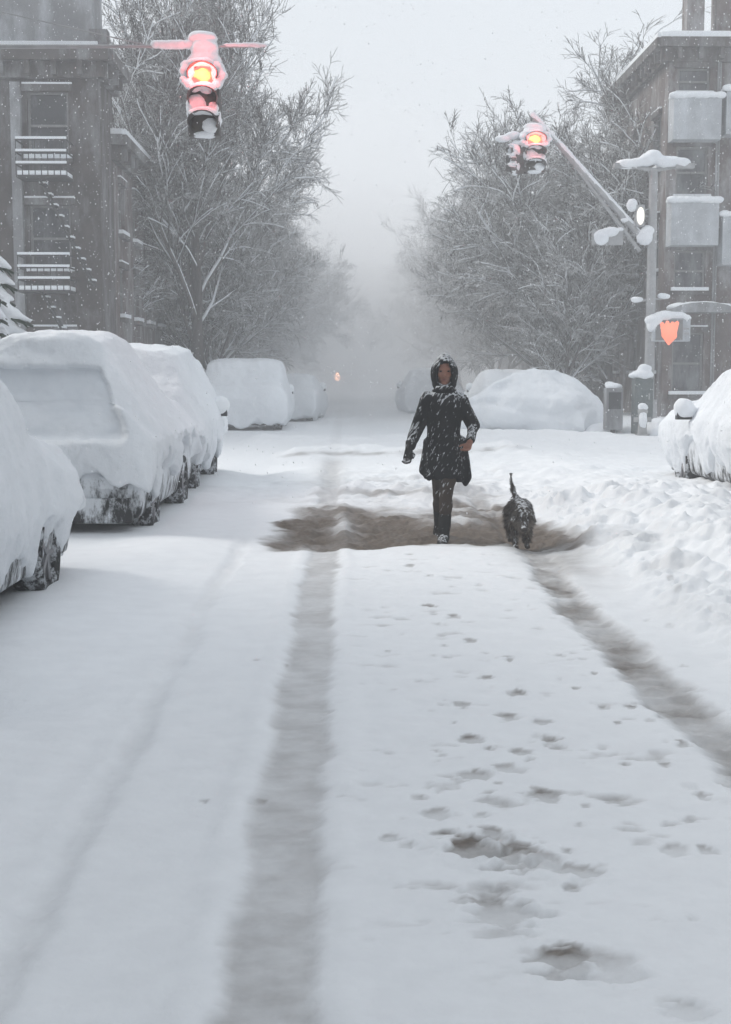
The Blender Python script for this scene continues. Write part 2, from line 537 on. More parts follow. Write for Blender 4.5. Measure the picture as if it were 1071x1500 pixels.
def surface(x, y):
    """height and dirt of the trodden and driven snow"""
    z = 0.022 * fbm2(x, y, 1.6, 4, 3) + 0.006 * fbm2(x, y, 0.22, 3, 9) + 0.03 * fbm2(x, y, 5.0, 2, 21)
    d = np.zeros_like(x)
    rag = 0
    wob = 0.035 * fbm2(x * 0 + 3, y, 1.1, 3, 31)
    rag = 0.050 * fbm2(x, y, 0.16, 5, 33, .65)
    beyond = 1 - 0.8 * sstep(16.5, 24, y)
    # left wheel track
    u = np.abs(x + 0.19 - wob * 0.8) + rag
    t = 1 - sstep(0.085, 0.155, u)
    z -= 0.016 * t * beyond
    z += t * 0.007 * fbm2(x * 1.0, y * 1.3, 0.11, 3, 40)
    z += 0.010 * np.exp(-((u - 0.2) / 0.05) ** 2) * beyond
    d = np.maximum(d, t * beyond * (0.21 + 0.07 * fbm2(x, y, 0.35, 3, 41) + 0.05 * fbm2(x, y * 2, 0.08, 3, 46)))
    # right wheel track
    u = np.abs(x - 1.61 - 0.06 * np.sin(y * 0.55) - wob * 1.6) + rag * 1.5
    t = (1 - sstep(0.06, 0.19, u)) * (1 - sstep(15.5, 18.5, y))
    z -= 0.04 * t
    z += t * 0.03 * fbm2(x, y * 1.7, 0.12, 4, 42)
    d = np.maximum(d, t * (0.40 + 0.28 * fbm2(x, y, 0.25, 3, 43)))
    # faint older groove by the parked cars
    u = np.abs(x + 0.90 - wob * 1.5 + 0.006 * (y - 6)) + rag * 0.6
    t = (1 - sstep(0.015, 0.10, u)) * (1 - sstep(11, 14, y))
    z -= 0.020 * t
    d = np.maximum(d, t * (0.03 + 0.04 * fbm2(x, y, 0.3, 2, 47)))
    u = np.abs(x + 1.02 - wob * 1.2) + rag
    z -= 0.02 * (1 - sstep(0.03, 0.22, u)) * (1 - sstep(5, 9, y))
    # slush of the crossing
    ey = 0.8 * fbm2(x, y, 0.7, 4, 51)
    s = sstep(11.7, 12.4, y + ey) * (1 - sstep(15.0, 16.1, y + ey * 1.5)) * sstep(-0.70, -0.40, x + ey * 0.4) * (1 - sstep(1.95, 2.25, x + 0.25 * ey + 0.10 * (y - 13)))
    rough = fbm2(x, y, 0.30, 5, 53, 0.6)
    z += s * (-0.028 + 0.065 * rough + 0.03 * fbm2(x, y, 0.10, 3, 54))
    d = np.maximum(d, s * np.clip(1.0 + 0.75 * fbm2(x, y * 0.7, 0.45, 4, 55) - 0.22 * sstep(13.8, 15.2, y), 0.1, 1))
    # a cleaner patch left standing in the slush
    t = np.exp(-(((x - 1.2) / 0.33) ** 2 + ((y - 14.3) / 0.35) ** 2) * 1.2) + 0.9 * np.exp(-(((x + 0.02) / 0.12) ** 2 + ((y - 13.6) / 1.0) ** 2))
    d *= 1 - 0.75 * np.clip(t, 0, 1); z += 0.05 * np.clip(t, 0, 1)
    # tan smear going on behind the dog to the right-hand track
    t = np.exp(-(((x - 1.75 - 0.02 * (y - 12)) / 0.30) ** 2 + ((y - 11.7) / 1.5) ** 2))
    d = np.maximum(d, 0.55 * t * (0.8 + 0.5 * rough)); z -= 0.03 * t
    t = np.exp(-(((x - 1.3) / 0.6) ** 2 + ((y - 16.9) / 1.1) ** 2))
    d = np.maximum(d, 0.22 * t * (1 + rough)); z += 0.05 * t * fbm2(x, y, 0.4, 4, 58)
    # ridges pushed up across the street, dark behind their crests
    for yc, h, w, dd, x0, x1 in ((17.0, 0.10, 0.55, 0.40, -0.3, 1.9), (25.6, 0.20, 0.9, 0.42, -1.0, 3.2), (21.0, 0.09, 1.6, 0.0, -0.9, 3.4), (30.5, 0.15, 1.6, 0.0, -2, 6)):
        yy = y - yc - 0.5 * fbm2(x, y * 0, 1.3, 3, int(yc))
        m_ = sstep(x0 - 0.4, x0 + 0.2, x) * (1 - sstep(x1 - 0.3, x1 + 0.5, x))
        z += m_ * h * np.exp(-(yy / w) ** 2) * (0.8 + 0.5 * fbm2(x, y, 0.5, 3, 60))
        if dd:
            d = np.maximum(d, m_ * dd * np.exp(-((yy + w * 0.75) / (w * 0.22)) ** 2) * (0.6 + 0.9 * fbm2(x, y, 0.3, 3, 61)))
    t = np.exp(-(((x + 0.2) / 0.20) ** 2)) * sstep(17.5, 18.5, y) * (1 - sstep(24, 25.5, y))
    d = np.maximum(d, 0.22 * t); z -= 0.04 * t
    # foot marks
    for px, py, r, k, rot in FEET:
        p = gnd(px, py)
        sel = (np.abs(x - p.x) < r * 3.2) & (np.abs(y - p.y) < r * 5)
        if not sel.any():
            continue
        xs, ys = x[sel], y[sel]
        a = R(rot)
        ux = (xs - p.x) * math.cos(a) + (ys - p.y) * math.sin(a)
        uy = -(xs - p.x) * math.sin(a) + (ys - p.y) * math.cos(a)
        nz = 0.75 * fbm2(xs, ys * 1.9, 0.11, 5, 71 + int(px) % 7, .62)
        q = np.sqrt((ux / (r * 0.72)) ** 2 + (uy / (r * 0.95)) ** 2) + nz * 1.5
        t = 1 - sstep(0.55, 0.95, q)
        edge = np.exp(-((q - 1.15) / 0.22) ** 2)
        front = sstep(-0.4, 0.8, uy / (r * 0.95))
        z[sel] -= (0.008 + 0.04 * r) * t * (1 - .6 * front)
        z[sel] += 0.05 * r * edge * np.clip(1 + 2 * nz, 0, 3)
        d[sel] = np.maximum(d[sel], k * (t * (0.45 + 1.2 * np.clip(front * (1 + nz), 0, 1.4) ** 3)) * 0.8)
    # churned snow behind the walker and beside the slush
    t = np.exp(-(((x - 0.8) / 2.0) ** 2 + ((y - 18.2) / 2.3) ** 2)) + .5 * sstep(-.9, -.5, x) * (1 - sstep(1.6, 2.2, x)) * np.exp(-((y - 16.3) / 1.0) ** 2)
    z += t * (0.10 * np.abs(fbm2(x, y, 0.5, 4, 111)) + 0.05 * fbm2(x, y, 0.17, 3, 112))
    d = np.maximum(d, t * np.clip(.30 * fbm2(x, y, 0.45, 4, 113), 0, .2))
    # crumbs and scuffs over the walked strip
    t = sstep(-.1, .3, x) * (1 - sstep(1.2, 1.5, x)) * sstep(3, 4, y) * (1 - sstep(11.3, 12, y))
    sc_ = np.clip(fbm2(x * 1.0, y * 1.6, 0.20, 4, 115, .6) - .34, 0, 1)
    z += t * (.006 * fbm2(x, y, .07, 3, 117) - .05 * sc_)
    d = np.maximum(d, t * sc_ * .9)
    # snow piled along the parked cars on the left
    t = sstep(-1.25, -1.9, x)
    z += t * 0.05 * (1 + 0.5 * fbm2(x, y, 1.2, 3, 81)) * (1 - sstep(22, 26, y))
    z += 0.10 * np.exp(-(((x + 1.35) / 0.5) ** 2 + ((y - 11.6) / 0.9) ** 2))
    z -= 0.16 * np.exp(-(((x + 2.0) / 0.55) ** 2 + ((y - 6.35) / 0.40) ** 2))
    z += 0.05 * np.exp(-(((x + 1.6) / 0.7) ** 2 + ((y - 8.0) / 0.8) ** 2))
    # ploughed bank on the right
    bx = x - BANK_X - 0.18 * fbm2(x * 0 + 8, y, 1.7, 3, 91)
    near = 1 - 0.55 * sstep(14.5, 19.5, y)
    t = sstep(0.0, 1.5, bx) * near
    lumps = np.sqrt(fbm2(x, y, 0.60, 5, 93, 0.58) ** 2 + .012) + 0.4 * np.sqrt(fbm2(x, y, 0.20, 3, 97) ** 2 + .01)
    rim = sstep(-0.05, 0.35, bx) * (1 - 0.75 * sstep(15, 20, y))
    clod = np.sqrt(fbm2(x + .3 * lumps, y, 0.33, 4, 94, 0.6) ** 2 + .01)
    z += 0.26 * t * (1 - .45 * sstep(3.4, 4.4, x)) + rim * (0.20 * lumps * (1 + .8 * fbm2(x, y, 1.4, 2, 95)) + 0.07 * clod + .035 * fbm2(x, y, .13, 4, 96, .65) - 0.03)
    d = np.maximum(d, rim * np.clip(0.10 * fbm2(x, y, 0.5, 4, 99) + 0.02, 0, 0.12) * 1.2)
    # smoother snow beside the lane, lightly turned over near the walker
    t = sstep(0.6, 1.2, x) * sstep(16, 18, y) * (1 - sstep(26, 30, y))
    z += t * 0.07 * np.abs(fbm2(x, y, 0.6, 4, 103))
    # pavements beyond the crossing
    kerb = np.maximum(sstep(6.7, 7.2, x), sstep(-3.9, -4.4, x)) * sstep(32.6, 33.4, y)
    z += kerb * 0.15
    z += 0.18 * sstep(6.0, 7.2, x) * (1 - sstep(20, 24, y))
    return z, np.clip(d, 0, 1)


def axis(segs):
    out = []
    for a, b_, st in segs:
        out.append(np.arange(a, b_ - 1e-6, st))
    out.append(np.array([segs[-1][1]]))
    return np.concatenate(out)


def build_street():
    xs = axis([(-12, -3, .10), (-3, -1.4, .04), (-1.4, 2.4, .016), (2.4, 4.6, .03), (4.6, 14, .08)])
    ys = [1.2]
    while ys[-1] < 120:
        ys.append(ys[-1] + max(0.014, 0.0042 * ys[-1]))
    ys = np.array(ys)
    X, Y = np.meshgrid(xs, ys)
    Z, D = surface(X.copy(), Y)
    # normals of the whole sheet, so that its two pieces meet without a seam
    gy, gx = np.gradient(Z, ys, xs)
    Nn = np.stack([-gx, -gy, np.ones_like(Z)], -1)
    Nn /= np.linalg.norm(Nn, axis=-1, keepdims=True)
    ny, nx = X.shape
    idx = np.arange(ny * nx).reshape(ny, nx)
    Q = np.stack([idx[:-1, :-1], idx[:-1, 1:], idx[1:, 1:], idx[1:, :-1]], -1).reshape(-1, 4)
    cx = 0.25 * (X[:-1, :-1] + X[1:, 1:] + X[:-1, 1:] + X[1:, :-1]).ravel()
    cy = 0.25 * (Y[:-1, :-1] + Y[1:, 1:] + Y[:-1, 1:] + Y[1:, :-1]).ravel()
    bank = (cx > BANK_X + 0.02 + 0.15 * fbm2(cx * 0 + 8, cy, 1.7, 3, 91)) & (cy < 19.5) & (cx < 7.0)
    pave = ((cx > 6.95) | (cx < -4.15)) & (cy > 33) | ((cx >= 7.0) & (cy < 22))
    V = np.stack([X, Y, Z], -1).reshape(-1, 3)
    Nn = Nn.reshape(-1, 3); D = D.ravel()
    for name, mask in (('road', ~bank & ~pave), ('snow_bank', bank), ('pavement', pave)):
        q = Q[mask]
        used, inv = np.unique(q.ravel(), return_inverse=True)
        me = bpy.data.meshes.new(name)
        me.vertices.add(len(used)); me.vertices.foreach_set('co', V[used].astype(np.float32).ravel())
        me.loops.add(q.size); me.loops.foreach_set('vertex_index', inv.astype(np.int32).ravel())
        me.polygons.add(len(q)); me.polygons.foreach_set('loop_start', np.arange(0, q.size, 4, dtype=np.int32))
        me.update(calc_edges=True)
        a = me.attributes.new('dirt', 'FLOAT', 'POINT'); a.data.foreach_set('value', D[used].astype(np.float32))
        me.shade_smooth()
        me.normals_split_custom_set_from_vertices([tuple(n) for n in Nn[used]])
        o = link(name, me, M['street'])
        o['kind'] = 'structure'


build_street()


def ground_sheet():
    xs = np.linspace(-150, 150, 121); ys = np.linspace(-20, 240, 105)
    X, Y = np.meshgrid(xs, ys)
    Z = -0.16 + 0.05 * fbm2(X, Y, 14, 3, 5)
    side = sstep(4.2, 6.5, np.abs(X - 1.5)) * sstep(36, 50, Y)
    Z = Z + 0.12 * side
    far = sstep(118, 124, Y)
    Z = Z + 0.1 * far
    V = np.stack([X, Y, Z], -1).reshape(-1, 3)
    ny, nx = X.shape
    idx = np.arange(ny * nx).reshape(ny, nx)
    Q = np.stack([idx[:-1, :-1], idx[:-1, 1:], idx[1:, 1:], idx[1:, :-1]], -1).reshape(-1, 4)
    me = mesh_from('ground', V, [tuple(map(int, q)) for q in Q])
    o = link('ground', me, M['snow'], smooth=True)
    o['kind'] = 'structure'


ground_sheet()


# ------------------------------------------------------------------ snow-buried cars
def section(y, zb, zm, zt, hl, hb, ht):
    """ring of one cross-section: lower body, belt line, roof"""
    return [(-hl, y, zb), (-hb, y, zb + (zm - zb) * 0.45), (-hb * 0.98, y, zm), (-ht, y, zt - 0.06), (-ht * 0.75, y, zt),
            (ht * 0.75, y, zt), (ht, y, zt - 0.06), (hb * 0.98, y, zm), (hb, y, zb + (zm - zb) * 0.45), (hl, y, zb)]


PROFILES = {
    'mound': [(0.0, .45, .10), (.10, .80, .20), (.25, 1.12, .6), (.40, 1.38, 1.0), (.60, 1.38, 1.0), (.75, 1.05, .5), (.90, .72, .2), (1.0, .40, .1)],
    # y from the rear (0) to the nose (1), bonnet/boot/roof heights as fractions
    'suv': [(0.0, .62, .10), (0.03, .95, .30), (0.08, 1.02, .62), (0.17, 1.60, 1.0), (0.45, 1.68, 1.0), (0.62, 1.62, 1.0), (0.78, 1.08, .50), (0.95, .95, .25), (1.0, .70, .1)],
    'hatch': [(0.0, .60, .10), (0.04, .92, .35), (0.16, 1.45, 1.0), (0.45, 1.52, 1.0), (0.60, 1.46, 1.0), (0.77, 1.0, .45), (0.95, .86, .2), (1.0, .62, .1)],
    'sedan': [(0.0, .60, .1), (0.04, .92, .2), (0.16, 1.0, .3), (0.30, 1.38, 1.0), (0.45, 1.44, 1.0), (0.58, 1.38, 1.0), (0.73, .98, .4), (0.95, .85, .2), (1.0, .60, .1)],
}


def make_car(kind, L, hw, loc, rz, label, top=0.22, side=0.10, drape=0.32, seed=0, roof_hw=0.64, rag=0.16, voxel=0.035, detail=True,
             window=None, extra=(), amp=0.05, mirrors=True):
    """car lies along its own Y, rear at -Y; > body, snow_cover, wheels, mirrors, bumper, lamps"""
    t = thing('parked_car', label, 'car', loc, rz, 'cars parked under deep snow')
    prof = PROFILES[kind]

    def ring(inf_side, inf_top, zb):
        out = []
        for u, zt, rf in prof:
            y = (u - 0.5) * L
            yy = y * (1 + 2 * inf_side / L)
            ht = (hw * 0.86) * (1 - rf) + roof_hw * rf
            zm = min(0.90, zt - 0.05)
            out.append(section(yy, zb, zm + (0.06 if inf_top else 0), zt + inf_top, hw * 0.94 + inf_side * 0.7, hw + inf_side, ht + inf_side * 0.8))
        return out
    body = MB().loft(ring(0.0, 0.0, 0.22)).sculpt('body', 0.05, 3)
    link('body', body, M['plastered'], t)
    # snow shell
    mb = MB().loft(ring(side, top, drape))
    for c, r, s in extra:
        mb.ball(c, r, s)
    rr = random.Random(seed)
    for k in range(10):
        mb.ball((rr.choice((-1, 1)) * (hw + side * 0.3), rr.uniform(-.45, .45) * L, rr.uniform(.5, .8)), rr.uniform(.12, .24), (0.5, 1, 1.3))

    def disp(v, n):
        v = v + n * ((fbm3(v, 0.75, 2, seed) * amp)[:, None] + (fbm3(v * np.array([1, 1, 0.45]), 0.20, 3, seed + 9) * amp * 0.42)[:, None] + (fbm3(v, 0.085, 3, seed + 3, .6) * .018)[:, None])
        low = 1 - sstep(drape + 0.02, drape + 0.42, v[:, 2])
        a = np.stack([v[:, 0], v[:, 1], np.zeros(len(v))], 1)
        lift = rag * (0.30 + 1.5 * fbm3(a, 0.42, 3, seed + 5, .62))
        v[:, 2] += low * lift
        c = low * 0.04
        v[:, 0] -= np.sign(v[:, 0]) * c * (0.5 + fbm3(a, 0.13, 2, seed + 7))
        return v
    me = mb.sculpt('snow_cover', voxel, 4, disp)
    if kind == 'mound':
        v, n = get_vn(me)
        g = np.exp(-(((v[:, 1] - .55) / .28) ** 2 + ((v[:, 2] - 1.28) / .16) ** 2)) * sstep(-.2, .3, -n[:, 0] * 0 + n[:, 2] + .3)
        v -= n * (g * .16)[:, None]
        g = np.exp(-((v[:, 2] - .72 - .15 * np.sin(v[:, 1] * 2)) / .09) ** 2)
        v -= n * (g * .07)[:, None]
        set_v(me, v)
    if window:
        y1, z0, z1, w0, w1, dep = window
        v, n = get_vn(me)
        f = np.clip((v[:, 2] - z0) / (z1 - z0), 0, 1)
        wob = .03 * fbm3(v, .25, 3, 77)
        wx = w0 + (w1 - w0) * f + wob
        inn = (v[:, 1] < y1) & (v[:, 2] > z0 + wob) & (v[:, 2] < z1 + wob) & (np.abs(v[:, 0]) < wx)
        v[inn, 1] = -2.05 + dep + .52 * f[inn] + .02 * fbm3(v[inn] * np.array([.5, 1, 1]), .22, 3, 79)
        E = np.empty(len(me.edges) * 2, np.int32); me.edges.foreach_get('vertices', E); E = E.reshape(-1, 2)
        cnt = np.bincount(E.ravel(), minlength=len(v))[:, None]
        zone = (v[:, 1] < y1 + .1) & (v[:, 2] > z0 - .15) & (v[:, 2] < z1 + .12) & (np.abs(v[:, 0]) < w0 + .15)
        for _ in range(5):
            acc = np.zeros_like(v)
            np.add.at(acc, E[:, 0], v[E[:, 1]]); np.add.at(acc, E[:, 1], v[E[:, 0]])
            v[zone] += .55 * (acc / cnt - v)[zone]
        v[zone] += (n * (fbm3(v, .16, 4, 81, .6)[:, None] * .018))[zone]
        set_v(me, v)
        me.materials.append(M['snow_car']); me.materials.append(M['frost'])
        for p_ in me.polygons:
            if all(inn[i] for i in p_.vertices):
                p_.material_index = 1
    link('snow_cover', me, M['snow_car'], t)
    # wheels
    wy = L * 0.31
    for sx in (-1, 1):
        for sy in (-1, 1):
            x = sx * (hw - 0.10)
            w = MB()
            prof_t = [(0.20, -.09), (0.30, -.11), (0.335, -.07), (0.335, .07), (0.30, .11), (0.20, .09)]
            n = 22; vs = []; fs = []
            for r, o in prof_t:
                for k in range(n):
                    a = 2 * math.pi * k / n
                    vs.append((x + o, sy * wy + r * math.cos(a), 0.33 + r * math.sin(a)))
            for j in range(len(prof_t)):
                for k in range(n):
                    j2 = (j + 1) % len(prof_t)
                    fs.append((j * n + k, j * n + (k + 1) % n, j2 * n + (k + 1) % n, j2 * n + k))
            w.add(vs, fs)
            wo = w.build('wheel', M['tyre_snow'], t, smooth=True)
            rm = MB().tube((x - .06, sy * wy, .33), (x + .06, sy * wy, .33), .20, n=18)
            for k in range(5):
                a = 2 * math.pi * k / 5
                rm.tube((x + sx * .07, sy * wy, .33), (x + sx * .07, sy * wy + .19 * math.cos(a), .33 + .19 * math.sin(a)), .02, n=6)
            rm.build('rim', M['rim'], wo)
    if detail:
        for sy in (-1, 1):
            MB().box(-hw * .9, hw * .9, sy * L / 2 - .06, sy * L / 2 + .05, .20, .44).build('bumper', M['plastered'], t, bevel=.02)
            for sx in (-1, 1):
                MB().box(sx * hw * .72 - .13, sx * hw * .72 + .13, sy * L / 2 - .05, sy * L / 2 + .03, .52, .64).build(
                    'tail_light' if sy < 0 else 'headlight', M['plastered'], t, bevel=.015)
    for sx in ((-1, 1) if mirrors else ()):
        mo = MB().box(sx * (hw + .14) - .10, sx * (hw + .14) + .10, L * .17 - .06, L * .17 + .05, .98, 1.12)
        mo.tube((sx * (hw - .02), L * .17, .98), (sx * (hw + .08), L * .17, 1.02), .03, n=6)
        mo = mo.build('side_mirror', M['paint_dark'], t)
        snow_blob([((sx * (hw + .14), L * .17, 1.13), .14, (1, .9, 1.0)), ((sx * (hw + .08), L * .17, 1.08), .13, (1.1, .8, .7))], 'snow_cap', mo, 0.025, .02, .12, seed)
    return t


ZC = -0.06
m_, nt_, b_m = mat('snow_plastered_paint')
f_ = noise_node(nt_, 7, 8, 0.75, stretch=((1, 1, 2.2), (0, 0, 0)))
ge_ = N(nt_, 'ShaderNodeTexCoord'); sx_ = N(nt_, 'ShaderNodeSeparateXYZ'); nt_.links.new(ge_.outputs['Object'], sx_.inputs[0])
mu_ = N(nt_, 'ShaderNodeMath', operation='MULTIPLY_ADD'); nt_.links.new(sx_.outputs['Z'], mu_.inputs[0]); mu_.inputs[1].default_value = .38
nt_.links.new(f_.outputs[0], mu_.inputs[2])
r_ = ramp(nt_, mu_.outputs[0], [(.56, G3(0)), (.70, G3(1))])
nt_.links.new(mix(nt_, r_.outputs[0], (.016, .017, .018), (.70, .73, .76)), b_m.inputs['Base Color'])
b_m.inputs['Roughness'].default_value = .7
bump(nt_, b_m, f_.outputs[0], .6, .04)
M['plastered'] = m_
m_, nt_, b_m = mat('snow_caked_tyre')
f_ = noise_node(nt_, 9, 8, 0.75)
nt_.links.new(mix(nt_, ramp(nt_, f_.outputs[0], [(.50, G3(0)), (.60, G3(1))]).outputs[0], (.014, .014, .014), (.60, .63, .66)), b_m.inputs['Base Color'])
b_m.inputs['Roughness'].default_value = .9
bump(nt_, b_m, f_.outputs[0], .8, .05)
M['tyre_snow'] = m_
# left row
make_car('sedan', 4.5, 0.90, (-2.98, 8.2, ZC), 0, 'snow covered car cut off by the left edge, with a dark front wheel', top=.25, side=.10, drape=.34, seed=3,
         roof_hw=.76, rag=.30, amp=.06, voxel=.026, mirrors=False, extra=[((.1, 1.5, .90), .6, (1.2, 1.0, .5)), ((.45, -.1, 1.25), .5, (.8, 2.2, .7))])
make_car('suv', 4.0, 0.98, (-2.86, 14.75, ZC), 0, 'snow covered tall car showing its sloping rear window and dark bare bumper', top=.36, side=.12, drape=.62, seed=8,
         roof_hw=.40, rag=.34, amp=.035, voxel=.024, mirrors=False, window=(-1.0, .98, 1.66, .84, .50, .065), extra=[((0, -1.18, 1.88), .38, (1.4, .9, .34)), ((-.25, -2.02, .72), .28, (2.0, .28, .75))])
make_car('hatch', 4.0, 0.95, (-2.88, 19.05, ZC), 0, 'snow covered car with a snowy wing mirror behind the tall car on the left', top=.44, side=.17, drape=.56, seed=14,
         roof_hw=.62, rag=.42, amp=.07, voxel=.03, extra=[((.3, -1.5, 1.2), .6, (1.2, 1.0, .7))])
# right, just before the crossing
make_car('sedan', 4.3, 0.92, (5.60, 17.5, -.06), R(1), 'snow covered car at the right edge, beyond the ploughed bank', top=.28, side=.13, drape=.46, seed=21, voxel=.03,
         roof_hw=.60, rag=.24, amp=.08, extra=[((-.75, 1.4, .7), .5, (.5, 1.3, 1.0))])
# beyond the crossing
make_car('suv', 4.4, 1.0, (-2.72, 38.7, ZC), 0, 'boxy snow covered car parked on the left beyond the crossing', top=.30, side=.24, drape=.20, seed=31,
         roof_hw=.80, rag=.14, voxel=.05, amp=.06, extra=[((0, -2.1, .85), .5, (2.3, .5, .5))])
make_car('sedan', 4.2, 0.92, (-1.85, 45.6, ZC), R(-4), 'low snow mound of a car just beyond the boxy car on the left', top=.12, side=.22, drape=.1, seed=36,
         roof_hw=.7, voxel=.06, detail=False)
make_car('mound', 3.0, 0.95, (4.85, 35.0, ZC), R(62), 'rounded heavily snowed car parked right of the walker', top=.26, side=.26, drape=.0, seed=41,
         roof_hw=.50, rag=0.02, voxel=.05, amp=.12, mirrors=False, extra=[((-.5, -.9, .62), .75, (1.0, 1.0, .8)), ((-.9, .3, .5), .6, (1, 1.3, .8)), ((0, .0, 1.52), .35, (1.2, 1.0, .4))])
make_car('sedan', 4.3, 0.92, (5.05, 42.4, ZC), R(4), 'snow covered car half hidden behind the rounded one on the right', top=.25, side=.25, drape=.1, seed=47,
         roof_hw=.66, voxel=.06, detail=False)
make_car('hatch', 4.2, 0.95, (3.25, 52.5, ZC), R(2), 'faint snow covered car showing past the shoulder of the walker', top=.25, side=.2, drape=.1, seed=52,
         roof_hw=.6, voxel=.07, detail=False)

# ------------------------------------------------------------------ trees
def grow_tree(seed, H=13.0, spread=1.0, limbs=6, droop=0.05, low=.3):
    rr = random.Random(seed)
    big, fine = [], []              # polylines: (points, radii)

    def vec(d, ang, az):
        a = d.orthogonal().normalized(); b_ = d.cross(a)
        return (d * math.cos(ang) + (a * math.cos(az) + b_ * math.sin(az)) * math.sin(ang)).normalized()

    def branch(p, d, r, L, lev):
        nseg = (9, 8, 6, 5, 4, 3)[lev]
        pts, rad = [p.copy()], [r]
        st = L / nseg
        for k in range(nseg):
            j = (.05, .08, .12, .12, .14, .16)[lev]
            d = (d + Vector((rr.gauss(0, j), rr.gauss(0, j), rr.gauss(0, j * .8) + (.05 if lev in (1, 2) else -droop * (lev > 2))))).normalized()
            p = p + d * st
            pts.append(p.copy()); rad.append(max(0.0035, r * (1 - (k + 1) / nseg * (.45, .75, .8, .8, .75, .7)[lev])))
        (big if lev <= 2 else fine).append((pts, rad, lev))
        return pts, rad, d

    def sub(pts, rad, lev, L):
        if lev > 5:
            return
        n = (0, limbs, 10, 9, 7, 5)[lev]
        n = max(2, int(round(n * rr.uniform(.8, 1.2))))
        for k in range(n):
            t = rr.uniform(.16, 1.0) if lev > 1 else rr.uniform(low, 1.0)
            f = t * (len(pts) - 1); i = min(int(f), len(pts) - 2)
            q = pts[i].lerp(pts[i + 1], f - i)
            dd = (pts[i + 1] - pts[i]).normalized()
            ang = rr.uniform(.35, .85) if lev > 1 else rr.uniform(.28, .65) * spread
            nd = vec(dd, ang, rr.uniform(0, 6.283) if lev > 1 else 6.283 * (k + rr.uniform(-.2, .2)) / n)
            if lev > 1:
                nd.z += .12; nd.normalize()
            r = rad[i] * rr.uniform(.42, .62) if lev > 1 else rad[i] * rr.uniform(.45, .65)
            nl = L * (0, .85, .50, .50, .50, .55)[lev] * rr.uniform(.65, 1.1)
            P, Q, d2 = branch(q, nd, max(r, .005), nl, lev)
            sub(P, Q, lev + 1, nl)
    L0 = H * .36
    pts, rad, d = branch(Vector((0, 0, -.1)), Vector((rr.uniform(-.04, .04), 0, 1)).normalized(), H * .017, L0, 0)
    # leader goes on up
    P, Q, d2 = branch(pts[-1], d, rad[-1], H * .5, 1)
    sub(P, Q, 2, H * .5)
    sub(pts, rad, 1, H * .62)
    return big, fine


def tubes_mesh(name, lines, n, lift=0.0, scale=1.0, rmin=0.0):
    P0, P1, R0, R1 = [], [], [], []
    for pts, rad, lev in lines:
        for i in range(len(pts) - 1):
            P0.append(pts[i]); P1.append(pts[i + 1]); R0.append(rad[i]); R1.append(rad[i + 1])
    P0 = np.array([tuple(p) for p in P0]); P1 = np.array([tuple(p) for p in P1])
    R0 = np.maximum(np.array(R0) * scale, rmin); R1 = np.maximum(np.array(R1) * scale, rmin)
    if lift:
        P0[:, 2] += R0 / scale * 0.55 + lift; P1[:, 2] += R1 / scale * 0.55 + lift
    d = P1 - P0
    d /= np.linalg.norm(d, axis=1, keepdims=True) + 1e-9
    up = np.tile([0.0, 0, 1], (len(d), 1))
    flat = np.abs(d[:, 2]) > .97
    up[flat] = (1, 0, 0)
    a = np.cross(d, up); a /= np.linalg.norm(a, axis=1, keepdims=True)
    b_ = np.cross(a, d)
    m = len(P0)
    V = np.zeros((m, 2 * n, 3))
    for k in range(n):
        t = 2 * math.pi * k / n + math.pi / 2
        off = a * math.cos(t) + b_ * math.sin(t)
        V[:, k] = P0 + off * R0[:, None]
        V[:, k + n] = P1 + off * R1[:, None]
    base = (np.arange(m) * 2 * n)[:, None, None]
    q = np.array([[k, k + n, (k + 1) % n + n, (k + 1) % n] for k in range(n)])[None]
    Q = (base + q).reshape(-1, 4)
    me = bpy.data.meshes.new(name)
    me.vertices.add(m * 2 * n); me.vertices.foreach_set('co', V.astype(np.float32).ravel())
    me.loops.add(Q.size); me.loops.foreach_set('vertex_index', Q.astype(np.int32).ravel())
    me.polygons.add(len(Q)); me.polygons.foreach_set('loop_start', np.arange(0, Q.size, 4, dtype=np.int32))
    me.update(calc_edges=True)
    return me


def make_tree(seed, loc, rz, label, H, spread, limbs=6, scale=(1, 1, 1), group='bare snowy street trees'):
    t = thing('street_tree', label, 'tree', loc, rz, group)
    t.scale = scale
    big, fine = grow_tree(seed, H, spread, limbs)
    link('trunk', tubes_mesh('trunk', [l for l in big if l[2] <= 1], 10), M['bark'], t, smooth=True)
    cr = link('crown', tubes_mesh('crown', [l for l in big if l[2] == 2] + fine, 4, scale=1.0, rmin=.0075), M['twig'], t)
    sn = [l for l in big + [q for q in fine if q[2] == 3] if l[2] > 0 and (l[0][-1] - l[0][0]).normalized().z < .90]
    link('snow_load', tubes_mesh('snow_load', sn, 6, lift=.012, scale=1.05, rmin=.02), M['snow'], cr, smooth=True)
    return t


